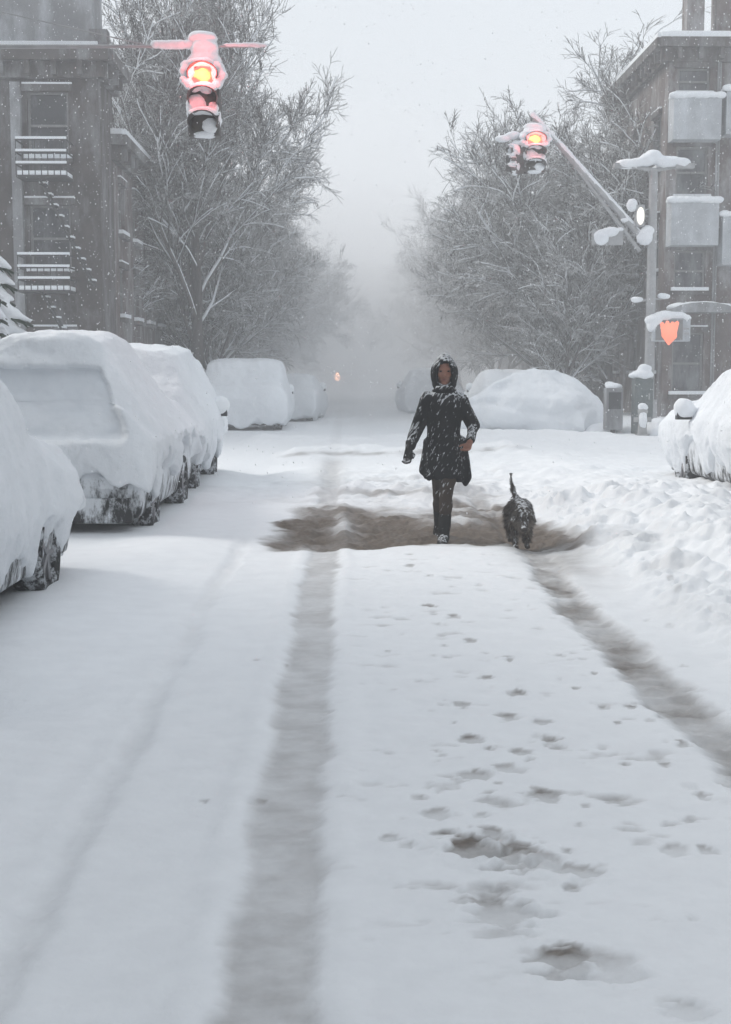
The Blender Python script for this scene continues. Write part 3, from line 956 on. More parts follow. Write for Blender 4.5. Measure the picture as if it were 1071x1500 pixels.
tA = make_tree(101, (-4.45, 41.0, 0.05), 0, 'tallest bare snowy tree rising behind the near traffic light on the left', 14.4, .80, 10, (.84, .84, 1))
tB = make_tree(207, (7.6, 48.0, 0.05), R(40), 'wide bare snowy tree behind the diagonal mast arm on the right', 12.3, 1.35, 12)
tC = make_tree(311, (-4.6, 52.0, 0.05), R(80), 'second bare tree along the left pavement, lower and hazier than the first', 10.0, 1.3, 10)
G = 'hazy street trees further down the block'
far = [(tC, 7.3, 61, 1.0, 10, 'first hazy tree behind the wide tree on the right pavement'),
       (tB, -4.7, 63, .80, 200, 'third bare tree along the left pavement, grey in the haze'),
       (tA, 7.4, 74, .78, 120, 'hazy tree over the shoulder of the walker, second behind the wide one'),
       (tC, -4.6, 77, 1.0, 300, 'fourth tree along the left pavement, nearly lost in haze'),
       (tB, 7.2, 90, .80, 33, 'pale tree third behind the wide one on the right pavement'),
       (tA, -4.5, 95, .80, 77, 'fifth tree along the left pavement, pale with haze'),
       (tC, 7.0, 112, 1.1, 150, 'very pale tree fourth behind the wide one, right of the street end'),
       (tB, -4.2, 118, .85, 250, 'sixth and palest tree on the left, beside the street end'),
       (tA, 1.5, 150, .80, 15, 'faint tree closing the view at the very end of the street'),
       (tB, 12.5, 55, .9, 310, 'snowy tree standing between the wide tree and the corner house'),
       (tC, -7.5, 44, 1.0, 190, 'dark low tree against the house wall left of the tallest tree'),
       (tC, -6.6, 58, .95, 20, 'low tree set back behind the second tree on the left'),
       (tA, 10.5, 68, .70, 60, 'tree set back from the kerb on the right, dim in haze'),
       (tC, -4.7, 46.5, .85, 260, 'low spreading tree just behind the tallest tree, its twigs down by the car roofs'),
       (tC, -4.8, 57, .95, 110, 'low tree between the second and third along the left pavement'),
       (tB, -4.4, 70, .75, 140, 'grey tree filling the gap before the fourth on the left'),
       (tC, -4.3, 84, .95, 60, 'pale low tree before the fifth on the left'),
       (tC, 7.6, 54, 1.0, 200, 'low spreading tree just behind the wide one on the right'),
       (tC, 6.9, 42.5, .62, 80, 'small bare tree by the rounded car, its crown below the mast arm'),
       (tC, 7.2, 67, .95, 240, 'low grey tree before the hazy one over the walker'),
       (tB, 7.0, 82, .75, 280, 'pale tree between the second and third behind the wide one'),
       (tC, 6.6, 100, 1.1, 20, 'pale low tree before the fourth behind the wide one'),
       (tC, -4.0, 105, 1.1, 170, 'pale low tree before the sixth on the left'),
       (tB, 5.8, 128, .85, 99, 'faint tree right of the street end'),
       (tC, -3.4, 134, 1.2, 222, 'faint low tree left of the street end'),
       (tC, 4.2, 146, 1.2, 45, 'faint low tree at the street end, right of its middle'),
       (tA, -1.5, 152, .75, 205, 'faint tree at the street end, left of its middle'),
       (tC, -8.6, 40.2, .8, 33, 'small tree in the gap behind the tall snowed boxy car on the left'),
       (tC, 8.5, 43.5, 1.02, 130, 'bare tree between the corner pole and the wide tree, twigs against the corner house'),
       (tB, 11.0, 60, .8, 66, 'tree with its twigs against the right row houses'),
       ]
for src, x, y, s, rz, lab in far:
    copy_tree(src, (x, y, 0.0), R(rz), lab, G, (s, s, s))


# ------------------------------------------------------------------ buildings
class Wall:
    """wall skin with real openings; plane spanned by u (horizontal) and z, outward normal n"""
    def __init__(s, o, u, n):
        s.o, s.u, s.n = Vector(o), Vector(u), Vector(n)

    def p(s, a, z, d=0.0):
        return s.o + s.u * a + Vector((0, 0, z)) + s.n * d


def facade(mb, w, width, height, holes, depth=.18):
    us = sorted({0, width, *[h[0] for h in holes], *[h[1] for h in holes]})
    zs = sorted({0, height, *[h[2] for h in holes], *[h[3] for h in holes]})
    for i in range(len(us) - 1):
        for j in range(len(zs) - 1):
            cu, cz = (us[i] + us[i + 1]) / 2, (zs[j] + zs[j + 1]) / 2
            if any(h[0] < cu < h[1] and h[2] < cz < h[3] for h in holes):
                continue
            mb.add([w.p(us[i], zs[j]), w.p(us[i + 1], zs[j]), w.p(us[i + 1], zs[j + 1]), w.p(us[i], zs[j + 1])], [(0, 1, 2, 3)])
    for a, b_, c, d in holes:
        q = [(a, c), (b_, c), (b_, d), (a, d)]
        for k in range(4):
            (u0, z0), (u1, z1) = q[k], q[(k + 1) % 4]
            mb.add([w.p(u0, z0), w.p(u1, z1), w.p(u1, z1, -depth), w.p(u0, z0, -depth)], [(0, 1, 2, 3)])


def wbox(mb, w, a0, a1, z0, z1, d0, d1):
    vs = [w.p(a, z, d) for d in (d0, d1) for a, z in ((a0, z0), (a1, z0), (a1, z1), (a0, z1))]
    mb.add(vs, [(0, 1, 2, 3), (4, 7, 6, 5), (0, 4, 5, 1), (1, 5, 6, 2), (2, 6, 7, 3), (3, 7, 4, 0)])


def add_window(parent, w, h, depth=.18, trim=None, muntin=True):
    a, b_, c, d = h
    f = MB(); e = .06
    wbox(f, w, a + .003, a + e, c + .003, d - .003, -depth + .02, -depth + .09)
    wbox(f, w, b_ - e, b_ - .003, c + .003, d - .003, -depth + .02, -depth + .09)
    wbox(f, w, a + e, b_ - e, c + .003, c + e, -depth + .02, -depth + .09)
    wbox(f, w, a + e, b_ - e, d - e, d - .003, -depth + .02, -depth + .09)
    if muntin:
        m_ = (c + d) / 2
        wbox(f, w, a + e, b_ - e, m_ - .03, m_ + .03, -depth + .02, -depth + .10)
    fo = f.build('window', M['frame'], parent)
    p = MB(); wbox(p, w, a + .004, b_ - .004, c + .004, d - .004, -depth - .04, -depth + .035)
    p.build('pane', M['pane'], fo)
    s = MB(); wbox(s, w, a - .10, b_ + .10, c - .12, c - .002, .002, .14)
    s.build('sill', trim or M['trimstone'], fo)
    s = MB(); wbox(s, w, a - .12, b_ + .12, d + .003, d + .16, .002, .09)
    s.build('lintel', trim or M['trimstone'], fo)
    sn = MB(); wbox(sn, w, a - .08, b_ + .08, c - .001, c + .10, .003, .13)
    sn.build('snow_ledge', M['snow'], fo)
    sn = MB(); wbox(sn, w, a - .10, b_ + .10, d + .161, d + .21, .003, .08)
    sn.build('snow_ledge', M['snow'], fo)


def house(label, x0, x1, y0, y1, h, mat_, fronts, name='row_house', cornice=True, trim=None, chimneys=(), group=None):
    """fronts: list of (side, [holes]); side 's' faces the camera, 'e'/'w' the street"""
    t = thing(name, label, 'house', ((x0 + x1) / 2, (y0 + y1) / 2, 0), 0, group)
    off = Vector((-(x0 + x1) / 2, -(y0 + y1) / 2, 0))
    W = {'s': (Wall(Vector((x0, y0, 0)) + off, (1, 0, 0), (0, -1, 0)), x1 - x0),
         'e': (Wall(Vector((x1, y0, 0)) + off, (0, 1, 0), (1, 0, 0)), y1 - y0),
         'w': (Wall(Vector((x0, y1, 0)) + off, (0, -1, 0), (-1, 0, 0)), y1 - y0),
         'n': (Wall(Vector((x1, y1, 0)) + off, (-1, 0, 0), (0, 1, 0)), x1 - x0)}
    mb = MB()
    fd = dict(fronts)
    for k, (w, wd) in W.items():
        facade(mb, w, wd, h, fd.get(k, []))
    link('wall', mesh_from('wall', mb.v, mb.f), mat_, t)
    a0, a1, b0, b1 = x0 + off.x, x1 + off.x, y0 + off.y, y1 + off.y
    rf = MB().box(a0 - .02, a1 + .02, b0 - .02, b1 + .02, h, h + .12).build('roof', trim or mat_, t)
    snow_me = MB().box(a0 - .0, a1 + .0, b0, b1, h + .121, h + .34)
    snow_me.build('snow_layer', M['snow'], rf)
    for cx, cy, cw, chh in chimneys:
        c = MB().box(cx - cw / 2 + off.x, cx + cw / 2 + off.x, cy - .3 + off.y, cy + .3 + off.y, h + .10, h + chh)
        c = c.build('chimney', mat_, rf)
        MB().box(cx - cw / 2 - .05 + off.x, cx + cw / 2 + .05 + off.x, cy - .35 + off.y, cy + .35 + off.y, h + chh + .002, h + chh + .10).build('snow_cap', M['snow'], c, bevel=.03)
    if cornice:
        for k in fd:
            bare = name == 'corner_house' and x1 < 0
            w, wd = W[k]
            c = MB(); wbox(c, w, -.25, wd + .25, h - .55, h - .02, .003, .16); wbox(c, w, -.32, wd + .32, h - .18, h + .08, .16, .42)
            n = int(wd / .6)
            for i in range(n):
                wbox(c, w, (i + .3) * wd / n, (i + .3) * wd / n + .12, h - .5, h - .18, .16, .34)
            co = c.build('cornice', trim or M['darkbrick'], t)
            if not bare:
                c = MB(); wbox(c, w, -.30, wd + .30, h + .082, h + .22, .05, .40)
                c.build('snow_ledge', M['snow'], co)
    for k in fd:
        for hh in fd[k]:
            add_window(t, W[k][0], hh, trim=trim)
    return t, W


def grid_holes(width, cols, rows, ww=.95, wh=1.55, z0=1.5, dz=3.0, m=.8):
    out = []
    for r in range(rows):
        for c in range(cols):
            cx = m + ww / 2 + (width - 2 * m - ww) * (c / max(1, cols - 1))
            out.append((cx - ww / 2, cx + ww / 2, z0 + r * dz, z0 + r * dz + wh))
    return out


# left corner house, its side wall turned to us
LX = -5.95
hL, WL = house('dark brownstone corner house with a fire escape on the left', -16, LX, 34.0, 36.0, 9.15, M['brown'],
               [('s', [(c - .5, c + .5, z, z + 1.6) for c in (1.5, 4.2, 6.9, 8.82) for z in (.9, 4.0, 6.7)]),
               ('e', [])], name='corner_house', trim=M['darkbrick'])
up = MB().box(-16 + 10.975, LX - .22 + 10.975, 34.6 - 35, 36 - 35, 9.5, 17).build('upper_storeys', M['greywall'], hL)
for cx_ in (3.0, 7.2):
    MB().box(cx_ - 6 , cx_ - 5.2, -.46, -.402, 11.6, 13.2).build('window', M['pane'], up)
MB().box(LX - .22 + 10.975 + .002, LX + .22 + 10.975, -.9, -.5, 9.42, 9.8).build('gutter_box', M['darkbrick'], hL)
# projecting downpipe / pilaster
c = MB(); wbox(c, WL['s'][0], 7.95, 8.19, .1, 8.5, .003, .16)
c.build('pilaster', M['greywall'], hL)
# fire escape
fe = thing('fire_escape', 'iron fire escape with snow on its landings, on the corner house', 'fire escape', (-7.18, 33.98, 0))
for z, w2 in ((3.45, .62), (6.15, .60)):
    pl = MB().box(-w2, w2, -.85, -.02, z, z + .05)
    pl = pl.build('landing', M['iron'], fe)
    MB().box(-w2 + .02, w2 - .02, -.83, -.04, z + .052, z + .16).build('snow_layer', M['snow'], pl, bevel=.02)
    rl = MB()
    for k in range(9):
        x = -w2 + 2 * w2 * k / 8
        rl.tube((x, -.83, z + .05), (x, -.83, z + .85), .012, n=5)
    for hz in (.30, .58, .87):
        rl.tube((-w2, -.83, z + hz), (w2, -.83, z + hz), .02, n=6)
        for sx in (-1, 1):
            rl.tube((sx * w2, -.83, z + hz), (sx * w2, -.02, z + hz), .02, n=6)
    ro = rl.build('railing', M['iron'], fe)
    sn = MB()
    for hz in (.30, .58, .87):
        sn.box(-w2, w2, -.86, -.80, z + hz + .018, z + hz + .075)
    sn.build('snow_ledge', M['snow'], ro)
for z0, z1, s in ((.9, 3.45, 1), (3.5, 6.15, 1)):
    st = MB()
    for yy in (-.30, -.62):
        st.tube((-s * .1, yy, z1), (s * 1.15, yy, z0 + .1), .03, n=6)
    nst = int((z1 - z0) / .25)
    for k in range(nst):
        f = (k + .5) / nst
        x = -s * .1 + s * 1.25 * f; z = z1 + (z0 + .1 - z1) * f
        st.box(x - .08, x + .08, -.62, -.30, z - .012, z + .012)
    so = st.build('stair', M['iron'], fe)
    sn = MB()
    for k in range(nst):
        f = (k + .5) / nst
        x = -s * .1 + s * 1.25 * f; z = z1 + (z0 + .1 - z1) * f
        sn.box(x - .08, x + .08, -.60, -.32, z + .014, z + .06)
    sn.build('snow_ledge', M['snow'], so)

# left row
labs = ['reddish row house directly beyond the corner house, dark roofline falling away', 'second row house on the left, behind the tallest tree', 'third row house on the left, in haze', 'fourth row house on the left, faint in haze', 'fifth row house on the left, barely visible', 'sixth row house on the left, lost in haze']
y = 36.05
for i, lab in enumerate(labs):
    house(lab, -14, LX - .02 * (i % 2 + 1), y, y + 7.4, 7.5 - .2 * (i % 3), (M['brown2'], M['darkbrick'], M['brown'])[i % 3],
          [('e', grid_holes(7.4, 3, 3, dz=2.2, z0=.8, wh=1.3))] + ([('s', [])] if i == 0 else []), trim=M['darkbrick'], group='brownstone row on the left')
    y += 7.45
# right corner house
RX = 9.28
hR, WR = house('reddish corner house with pale balconies at the right edge', RX, 22, 40.0, 48.0, 10.9, M['brown2'],
               [('s', [(.28, 1.20, 6.55, 8.0), (.28, 1.20, 3.9, 5.05), (.28, 1.20, .9, 2.7), (.28, 1.20, 9.45, 10.2), (2.1, 3.1, 6.15, 7.9), (2.1, 3.1, 2.4, 4.2), (2.1, 3.1, 9.65, 10.3)] + [(5.2, 6.2, z, z + 1.7) for z in (2, 5, 8)]),
                ('w', grid_holes(8, 3, 3))], name='corner_house', trim=M['brown'], chimneys=[(10.15, 40.8, .50, 1.75), (11.05, 40.9, .55, 1.85), (14, 42, .6, 1.5)])
w = WR['s'][0]
for (a0, a1, z0, z1) in ((.02, 1.38, 8.1, 9.3), (.02, 1.38, 5.15, 6.4), (1.52, 3.4, 8.25, 9.5), (1.50, 3.4, 4.6, 6.0)):
    b_ = MB(); wbox(b_, w, a0, a1, z0, z0 + .14, .004, .65)
    wbox(b_, w, a0, a1, z0 + .14, z1, .57, .65)
    wbox(b_, w, a0, a0 + .08, z0 + .14, z1, .004, .57); wbox(b_, w, a1 - .08, a1, z0 + .14, z1, .004, .57)
    bo = b_.build('balcony', M['balcony'], hR)
    o0 = w.p((a0 + a1) / 2, z1 + .03, .60)
    sn = MB(); hwid = (a1 - a0) / 2
    for k in range(7):
        sn.ball((o0.x + hwid * (k - 3) / 3.2, o0.y, o0.z), .13, (1.5, 1.1, .8))
    for s in (-1, 1):
        for k in range(4):
            sn.ball((o0.x + s * (hwid - .05), o0.y + .15 * k, o0.z), .11, (1, 1.3, .75))
    me = sn.sculpt('snow_ledge', .03, 3, lump(.03, .2, int(z0 * 10)))
    link('snow_ledge', me, M['snow'], bo)
# drain pipes and canopy
for a in (1.405, 1.47):
    c = MB(); p0, p1 = w.p(a, .1, .12), w.p(a, 10.4, .12)
    c.tube(p0, p1, .028, n=8); c.build('drainpipe', M['greywall'], hR)
can = MB()
ring = []
for k in range(9):
    aa = math.pi * k / 8
    ring.append((.95 - .95 * math.cos(aa), 3.25 + .28 * math.sin(aa)))
r0 = [w.p(a, z, .004) for a, z in ring]; r1 = [w.p(a, z, .95) for a, z in ring]
can.loft([r0, r1])
co = can.build('canopy', M['greywall'], hR)
snow_blob([(tuple(w.p(.95 + dx, 3.47 - abs(dx) * .12, .5)), .28, (1.4, 1.6, .45)) for dx in (-.6, -.2, .2, .6)], 'snow_cap', co, .04, .04, .3, 4)
labs = ['first row house beyond the right corner house, behind the wide tree', 'second row house on the right, seen through twigs', 'third row house on the right, dim in haze', 'fourth row house on the right, faint in haze', 'fifth row house on the right, barely visible']
y = 48.05
for i, lab in enumerate(labs):
    house(lab, RX + .02 * (i % 2 + 1) + .3, 19, y, y + 7.4, 9.2 - .3 * (i % 3), (M['brown'], M['greywall'], M['brown2'])[i % 3],
          [('w', grid_holes(7.4, 3, 3, dz=2.8, z0=1.2))], trim=M['brown'], group='brownstone row on the right')
    y += 7.45


house('dim block added at the far end of the street to grey the haze there', -24, 30, 172, 182, 10.5, M['brown'], [('s', grid_holes(54, 16, 3))])  # invented block, put in so the far haze takes an even grey
house('unseen house added on the left to shade the near street', -20, -7.6, -14, 13.5, 9.5, M['brown'], [('e', grid_holes(27.5, 8, 3))], group='unseen houses added for shade')  # stands out of frame, added to shade the foreground street
house('unseen house added on the right to shade the near street', 11.0, 22, -14, 13.0, 9.5, M['brown2'], [('w', grid_holes(27, 8, 3))], group='unseen houses added for shade')  # also out of frame, added to cut the sky over the near snow


# ------------------------------------------------------------------ traffic signals
def signal_head(name, label, loc, rz, parent_arm_z, lit=True, seed=0, cap=.30, power=1.0):
    """three-light head, origin at top centre of housing; faces -Y before rotation"""
    t = thing(name, label, 'traffic light', loc, rz, 'hanging traffic lights')
    h = MB()
    for k in range(3):
        z1 = -.355 * k
        h.box(-.17, .17, -.02, .22, z1 - .35, z1)
    h.build('housing', M['housing'], t, bevel=.018)
    hg = MB().tube((0, .10, -.02), (0, .10, parent_arm_z), .035, n=8)
    hg.box(-.07, .07, .02, .18, parent_arm_z - .14, parent_arm_z + .02)
    hg.build('hanger', M['steel'], t)
    for k in range(3):
        zc = -.355 * k - .177
        ln = MB().ball((0, 0, 0), .145, (1, .30, 1), 20, 12)
        ln.build('lens', M['lit_red'] if (k == 0 and lit) else M['lens_off'], t, loc=(0, -.025, zc), smooth=True)
        v = MB(); n = 14; r0, r1 = .155, .165; vs = []; fs = []
        for i in range(n + 1):
            a = R(-25) + (math.pi + R(50)) * i / n
            for rr_ in (r0, r1):
                for yy in (-.022, -.25 + .05 * (1 - math.sin(max(0, min(math.pi, a))))):
                    vs.append((rr_ * math.cos(a), yy, zc + rr_ * math.sin(a)))
        for i in range(n):
            o = i * 4
            fs += [(o, o + 1, o + 5, o + 4), (o + 2, o + 6, o + 7, o + 3), (o + 1, o + 3, o + 7, o + 5), (o, o + 4, o + 6, o + 2)]
        v.add(vs, fs)
        vo = v.build('visor', M['housing'], t)
        snow_blob([((0, -.12, zc + .185), .12, (1.05, 1.0, .45)), ((-.08, -.10, zc + .16), .08, (1, 1.1, .6)), ((.08, -.10, zc + .16), .08, (1, 1.1, .6))]
                  + ([((0, -.03, zc - .15), .10, (1.2, .5, .45))] if k else []), 'snow_cap', vo, .018, .015, .08, seed + k)
    snow_blob([((0, .08, .06), .18, (1.1, 1.0, .8)), ((0, .08, .06 + cap * .55), .16, (1.0, 1.0, 1.0)), ((-.02, .08, .06 + cap), .14, (1.2, .9, .8))],
              'snow_cap', t, .02, .03, .14, seed + 5)
    snow_blob([((-.165, .02, -.18), .07, (.6, 1.1, 2.4)), ((.165, .02, -.2), .07, (.6, 1.1, 2.6)), ((-.165, .03, -.62), .055, (.5, 1.1, 3.0)), ((.165, .03, -.8), .05, (.5, 1.1, 3.0)),
               ((0, .02, -1.06), .06, (2.0, 1, .5)),
               ((-.17, -.05, -.10), .10, (.8, 1.0, 1.5)), ((.17, -.05, -.14), .10, (.8, 1.0, 1.7)), ((-.16, -.04, -.30), .08, (.8, 1, 1.0)),
               ((-.07, -.05, -.60), .10, (1.1, .6, 1.5)), ((.10, -.04, -.66), .07, (1.0, .6, 1.6)), ((.07, -.05, -.92), .09, (1.0, .6, 1.3))]
              + [((.20 * math.cos(a_ * .7), -.10, -.19 + .21 * math.sin(a_ * .7)), .068, (1, 1, 1)) for a_ in range(9)],
              'snow_crust', t, .014, .02, .07, seed + 9)
    if lit:
        for zz, yy, en in ((-.19, -.34, 17.0 * power), (.16, -.30, 2.0 * power)):  # point light before the lens; weaker one added to redden the snow cap
            ld = bpy.data.lights.new('added_red_light', 'POINT'); ld.energy = en; ld.color = (1, .10, .10); ld.shadow_soft_size = .12
            lo = bpy.data.objects.new('added_red_light', ld); COL.objects.link(lo); lo.parent = t; lo.location = (0, yy, zz)
    return t


Y1 = 16.9
p = at(298, 94, Y1)
sh1 = signal_head('traffic_light', 'large red traffic light with a tall snow cap, upper left', (p.x, Y1, p.z), 0, .27, True, 2, .34)
sh1.scale = (1.12, 1, .80)
# mast arm pole out of the left side of the street
pm = thing('mast_arm_pole', 'snow lined steel mast arm carrying the large red light on the left', 'signal pole', (-4.75, Y1 + .10, 0))
zarm = p.z + .27 * .80
xr = at(388, 60, Y1).x + 4.75
a = MB().tube((0, 0, -.2), (0, 0, zarm + .6), .11, .085, 14)
a.tube((0, 0, -.2), (0, 0, .25), .2, .16, 14)
a.build('post', M['steel'], pm, smooth=False)
a = MB().tube((0, 0, zarm), (xr, 0, zarm + .02), .026, .018, 10)
a.tube((0, 0, zarm + .55), (xr * .62, 0, zarm + .03), .008, .008, 6)
ao = a.build('mast_arm', M['steel'], pm)
x0s = at(228, 60, Y1).x + 4.75
pieces = []
xx = x0s
rr_ = random.Random(5)
while xx < p.x + 4.75 - .10:
    k = (xx - x0s)
    pieces.append(((xx, 0, zarm + .035), .055 + .02 * rr_.random(), (1.2, 1.0, .8))); xx += .055
xx = p.x + 4.75 + .28
while xx < xr:
    pieces.append(((xx, 0, zarm + .03), .042, (1.3, .9, .7))); xx += .05
snow_blob(pieces, 'snow_ledge', ao, .014, .012, .1, 8)
# right pole, mast arm, lamp arms
Y2 = 32.6
pb = at(942, 642, Y2)
pt = thing('street_light_pole', 'tall steel corner pole with diagonal arm and snow caked top, on the right', 'street light', (pb.x + .12, Y2, 0))
bx_ = pb.x + .12


def loc2(px, py, dy=0.0):
    q = at(px, py, Y2)
    return (q.x - bx_, dy, q.z)


tz = loc2(950, 248)[2]
a = MB().tube((0, 0, -.2), (0, 0, tz), .13, .10, 14)
a.tube((0, 0, -.2), (0, 0, .9), .22, .20, 10)
a.build('post', M['steel'], pt)
c = MB()
for s in (-1, 1):
    c.tube((0, 0, tz - .02), (s * .72, 0, tz + .08), .05, .035, 8)
    c.box(s * .72 - .22, s * .72 + .22, -.12, .12, tz + .02, tz + .13)
lo_ = c.build('lamp_arm', M['steel'], pt)
pcs = [((-.62, 0, tz + .12), .20, (1.3, 1, .55)), ((-.40, 0, tz + .16), .19, (1.2, 1, .6)), ((-.15, 0, tz + .20), .19, (1.2, 1, .8)), ((.0, 0, tz + .30), .19, (1.0, 1, .85)),
       ((.2, 0, tz + .18), .19, (1.2, 1, .7)), ((.45, 0, tz + .17), .18, (1.3, 1, .7)), ((.68, 0, tz + .15), .19, (1.1, 1, .75))]
snow_blob(pcs, 'snow_cap', lo_, .03, .05, .22, 12)
# diagonal arm: twin tubes with a stay
j0 = loc2(944, 352); e0 = loc2(782, 172)
c = MB()
c.tube(j0, e0, .075, .05, 10)
q0 = (j0[0] - .30, 0, j0[2] + .15); q1 = (e0[0] + .28, 0, e0[2] - .28)
c.tube((j0[0] - .1, 0, j0[2] - .25), (q1[0] + .08, 0, q1[2] - .05), .045, .035, 8)
for f in (.15, .4, .65, .88):
    A = Vector(j0).lerp(Vector(e0), f); B = Vector((j0[0] - .1, 0, j0[2] - .25)).lerp(Vector((q1[0] + .08, 0, q1[2] - .05)), f)
    c.tube(A, B, .02, n=6)
ar = c.build('mast_arm', M['steel'], pt)
pcs = []
for k in range(46):
    f = k / 45
    A = Vector(j0).lerp(Vector(e0), f)
    pcs.append(((A.x - .02, 0, A.z + .08), .06, (1.2, 1, 1)))
snow_blob(pcs, 'snow_ledge', ar, .022, .025, .15, 14)
snow_blob([(loc2(945, 347), .20, (1, 1, 1.0)), (loc2(950, 338), .17, (1, 1, .8))], 'snow_clump', pt, .03, .04, .2, 15)
snow_blob([(loc2(926, 301), .13, (1.1, 1, 1.2)), (loc2(916, 322), .10, (1.3, 1, .8))], 'snow_clump', pt, .03, .03, .15, 16)
# small lit lamp beside the post
l0 = loc2(937, 317)
c = MB().box(l0[0] - .10, l0[0] + .10, -.10, .12, l0[2] - .24, l0[2] + .26); c.tube((l0[0], 0, l0[2]), (0, 0, l0[2]), .03, n=6)
lb = c.build('lamp_box', M['steel'], pt)
link('lamp_glass', MB().ball((0, 0, 0), .12, (.75, .3, 1.7)).mesh(), M['lit_white'], lb, loc=(l0[0], -.11, l0[2]), smooth=True)
# street name sign plastered with snow
s0 = loc2(888, 345)
c = MB().box(s0[0] - .34, s0[0] + .40, -.015, .015, s0[2] - .22, s0[2] + .13)
c.tube((s0[0] + .35, .03, s0[2]), (0, .03, s0[2] + .05), .025, n=6)
so = c.build('sign_plate', M['steel'], pt)
snow_blob([((s0[0] - .12, -.03, s0[2] - .05), .16, (1.2, .3, 1.2)), ((s0[0] + .10, -.03, s0[2] + .08), .15, (1.4, .35, .8)), ((s0[0] + .3, -.02, s0[2] + .14), .09, (1.2, .6, .6))], 'snow_crust', so, .02, .03, .1, 17)
# brackets lower down
for py in (440,):
    q = loc2(950, py)
    c = MB().tube((-.42, 0, q[2] - .02), (.42, 0, q[2] + .06), .03, n=6); bo = c.build('bracket', M['steel'], pt)
    snow_blob([((-.34, 0, q[2] + .02), .10, (1.6, 1, .7)), ((.30, 0, q[2] + .1), .10, (1.6, 1, .7))], 'snow_cap', bo, .02, .02, .1, 19)

p2 = at(783, 196, Y2)
sh2 = signal_head('traffic_light', 'smaller distant red traffic light hanging from the diagonal arm', (p2.x, Y2 - .1, p2.z), 0, .20, True, 22, .12, .5)
sh2.scale = (1.5, 1.3, .85)
p3 = at(754, 214, Y2)
sh3 = signal_head('traffic_light', 'unlit snow topped light facing the side street beside the distant red one', (p3.x, Y2 - .05, p3.z), R(-68), .24, False, 27, .02)
sh3.scale = (.8, .8, .62)
# short cross arm carrying both
c = MB().tube((p3.x, Y2, p3.z + .24), (e0[0] + bx_ + .05, Y2, e0[2] - .05), .03, n=8)
c.tube((p2.x, Y2, p2.z + .20), (e0[0] + bx_, Y2, e0[2] - .02), .03, n=8)
co = link('cross_arm', c.mesh(), M['steel'], pt, loc=(-bx_, -Y2, 0))
q = at(748, 203, Y2)
snow_blob([((q.x - .18, Y2, q.z), .15, (1.3, 1, .55)), ((q.x + .05, Y2, q.z + .07), .16, (1.3, 1, .55))], 'snow_cap', co, .025, .03, .2, 29)

# pedestrian signal
pc = at(981, 479, Y2 - .25)
ps = thing('pedestrian_signal', 'pedestrian signal box showing an orange hand, fixed to the corner pole', 'crossing signal', (pc.x, Y2 - .25, pc.z))
MB().box(-.40, .50, 0, .22, -.34, .22).build('housing', M['balcony'], ps, bevel=.03)
MB().box(-.33, .31, -.012, -.002, -.31, .17).build('screen', M['frame'], ps)
MB().tube((-.40, .12, .05), (bx_ - pc.x, .20, .05), .035, n=8).build('bracket', M['steel'], ps)
MB().box(.34, .46, -.010, -.002, -.18, -.13).box(.34, .46, -.010, -.002, -.06, -.02).build('vent_slot', M['steel'], ps)
snow_blob([((-.36, .10, .16), .17, (1.3, 1.2, .8)), ((-.10, .10, .26), .19, (1.3, 1.1, .65)), ((.18, .10, .27), .18, (1.3, 1.1, .6)), ((.40, .10, .22), .13, (1, 1.1, .7)), ((-.42, .06, .02), .13, (.9, 1, 1.1))],
          'snow_cap', ps, .025, .035, .18, 33)
hand = MB()
for pts, rad in (([(-.02, -.40), (-.10, -.18)], [.03, .10]), ([(-.02, -.40), (.08, -.20)], [.03, .10]), ([(-.12, -.12), (-.18, .06)], [.085, .055]), ([(-.04, -.12), (-.06, .10)], [.08, .05]),
                 ([(.06, -.10), (.06, .08)], [.08, .05]), ([(.10, -.14), (.17, .09)], [.07, .05])):
    hand.chain([(x, 0, z) for x, z in pts], rad, 10)
me = hand.sculpt('hand_symbol', .012, 2)
v, nn = get_vn(me); v[:, 1] = v[:, 1] * .12 - .022; set_v(me, v)
link('hand_symbol', me, M['lit_hand'], ps)

# corner clutter at foot of pole
Yc = 31.0
def gl(px, py, Y):
    q = at(px, py, Y); return q
q = gl(963, 604, Yc)
cb = thing('utility_cabinet', 'dark green grey cabinet under a peaked snow cap behind the pole', 'cabinet', (q.x, Yc + 1.6, -.1))
MB().box(-.22, .22, -.2, .2, 0, 1.52).build('body', M['cabinet'], cb, bevel=.02)
MB().box(-.18, .18, -.215, -.203, .75, 1.42).build('door', M['cabinet'], cb)
MB().box(.10, .13, -.235, -.217, 1.0, 1.15).build('handle', M['steel'], cb)
snow_blob([((0, 0, 1.58), .24, (1.15, 1.1, .6)), ((.05, 0, 1.72), .17, (1.1, 1, .7)), ((-.2, 0, 1.56), .13, (1.2, 1, .5))], 'snow_cap', cb, .03, .03, .2, 35)
q = gl(921, 600, Yc)
nb_ = thing('news_box', 'grey upright box with a thin snow cap left of the pole', 'news box', (q.x, Yc + 1.8, -.18))
MB().box(-.20, .20, -.2, .2, .35, 1.35).build('body', M['greywall'], nb_, bevel=.02)
MB().box(-.15, .15, -.212, -.203, .85, 1.25).build('window', M['pane'], nb_)
MB().tube((0, 0, 0), (0, 0, .36), .06, n=8).build('leg', M['iron'], nb_)
snow_blob([((0, 0, 1.38), .19, (1.15, 1.0, .5)), ((-.1, 0, 1.44), .1, (1.15, 1.0, .6))], 'snow_cap', nb_, .025, .03, .15, 36)
q = gnd(926, 640)
hy = thing('fire_hydrant', 'snow crusted hydrant at the foot of the pole', 'hydrant', (q.x, 31.6, 0))
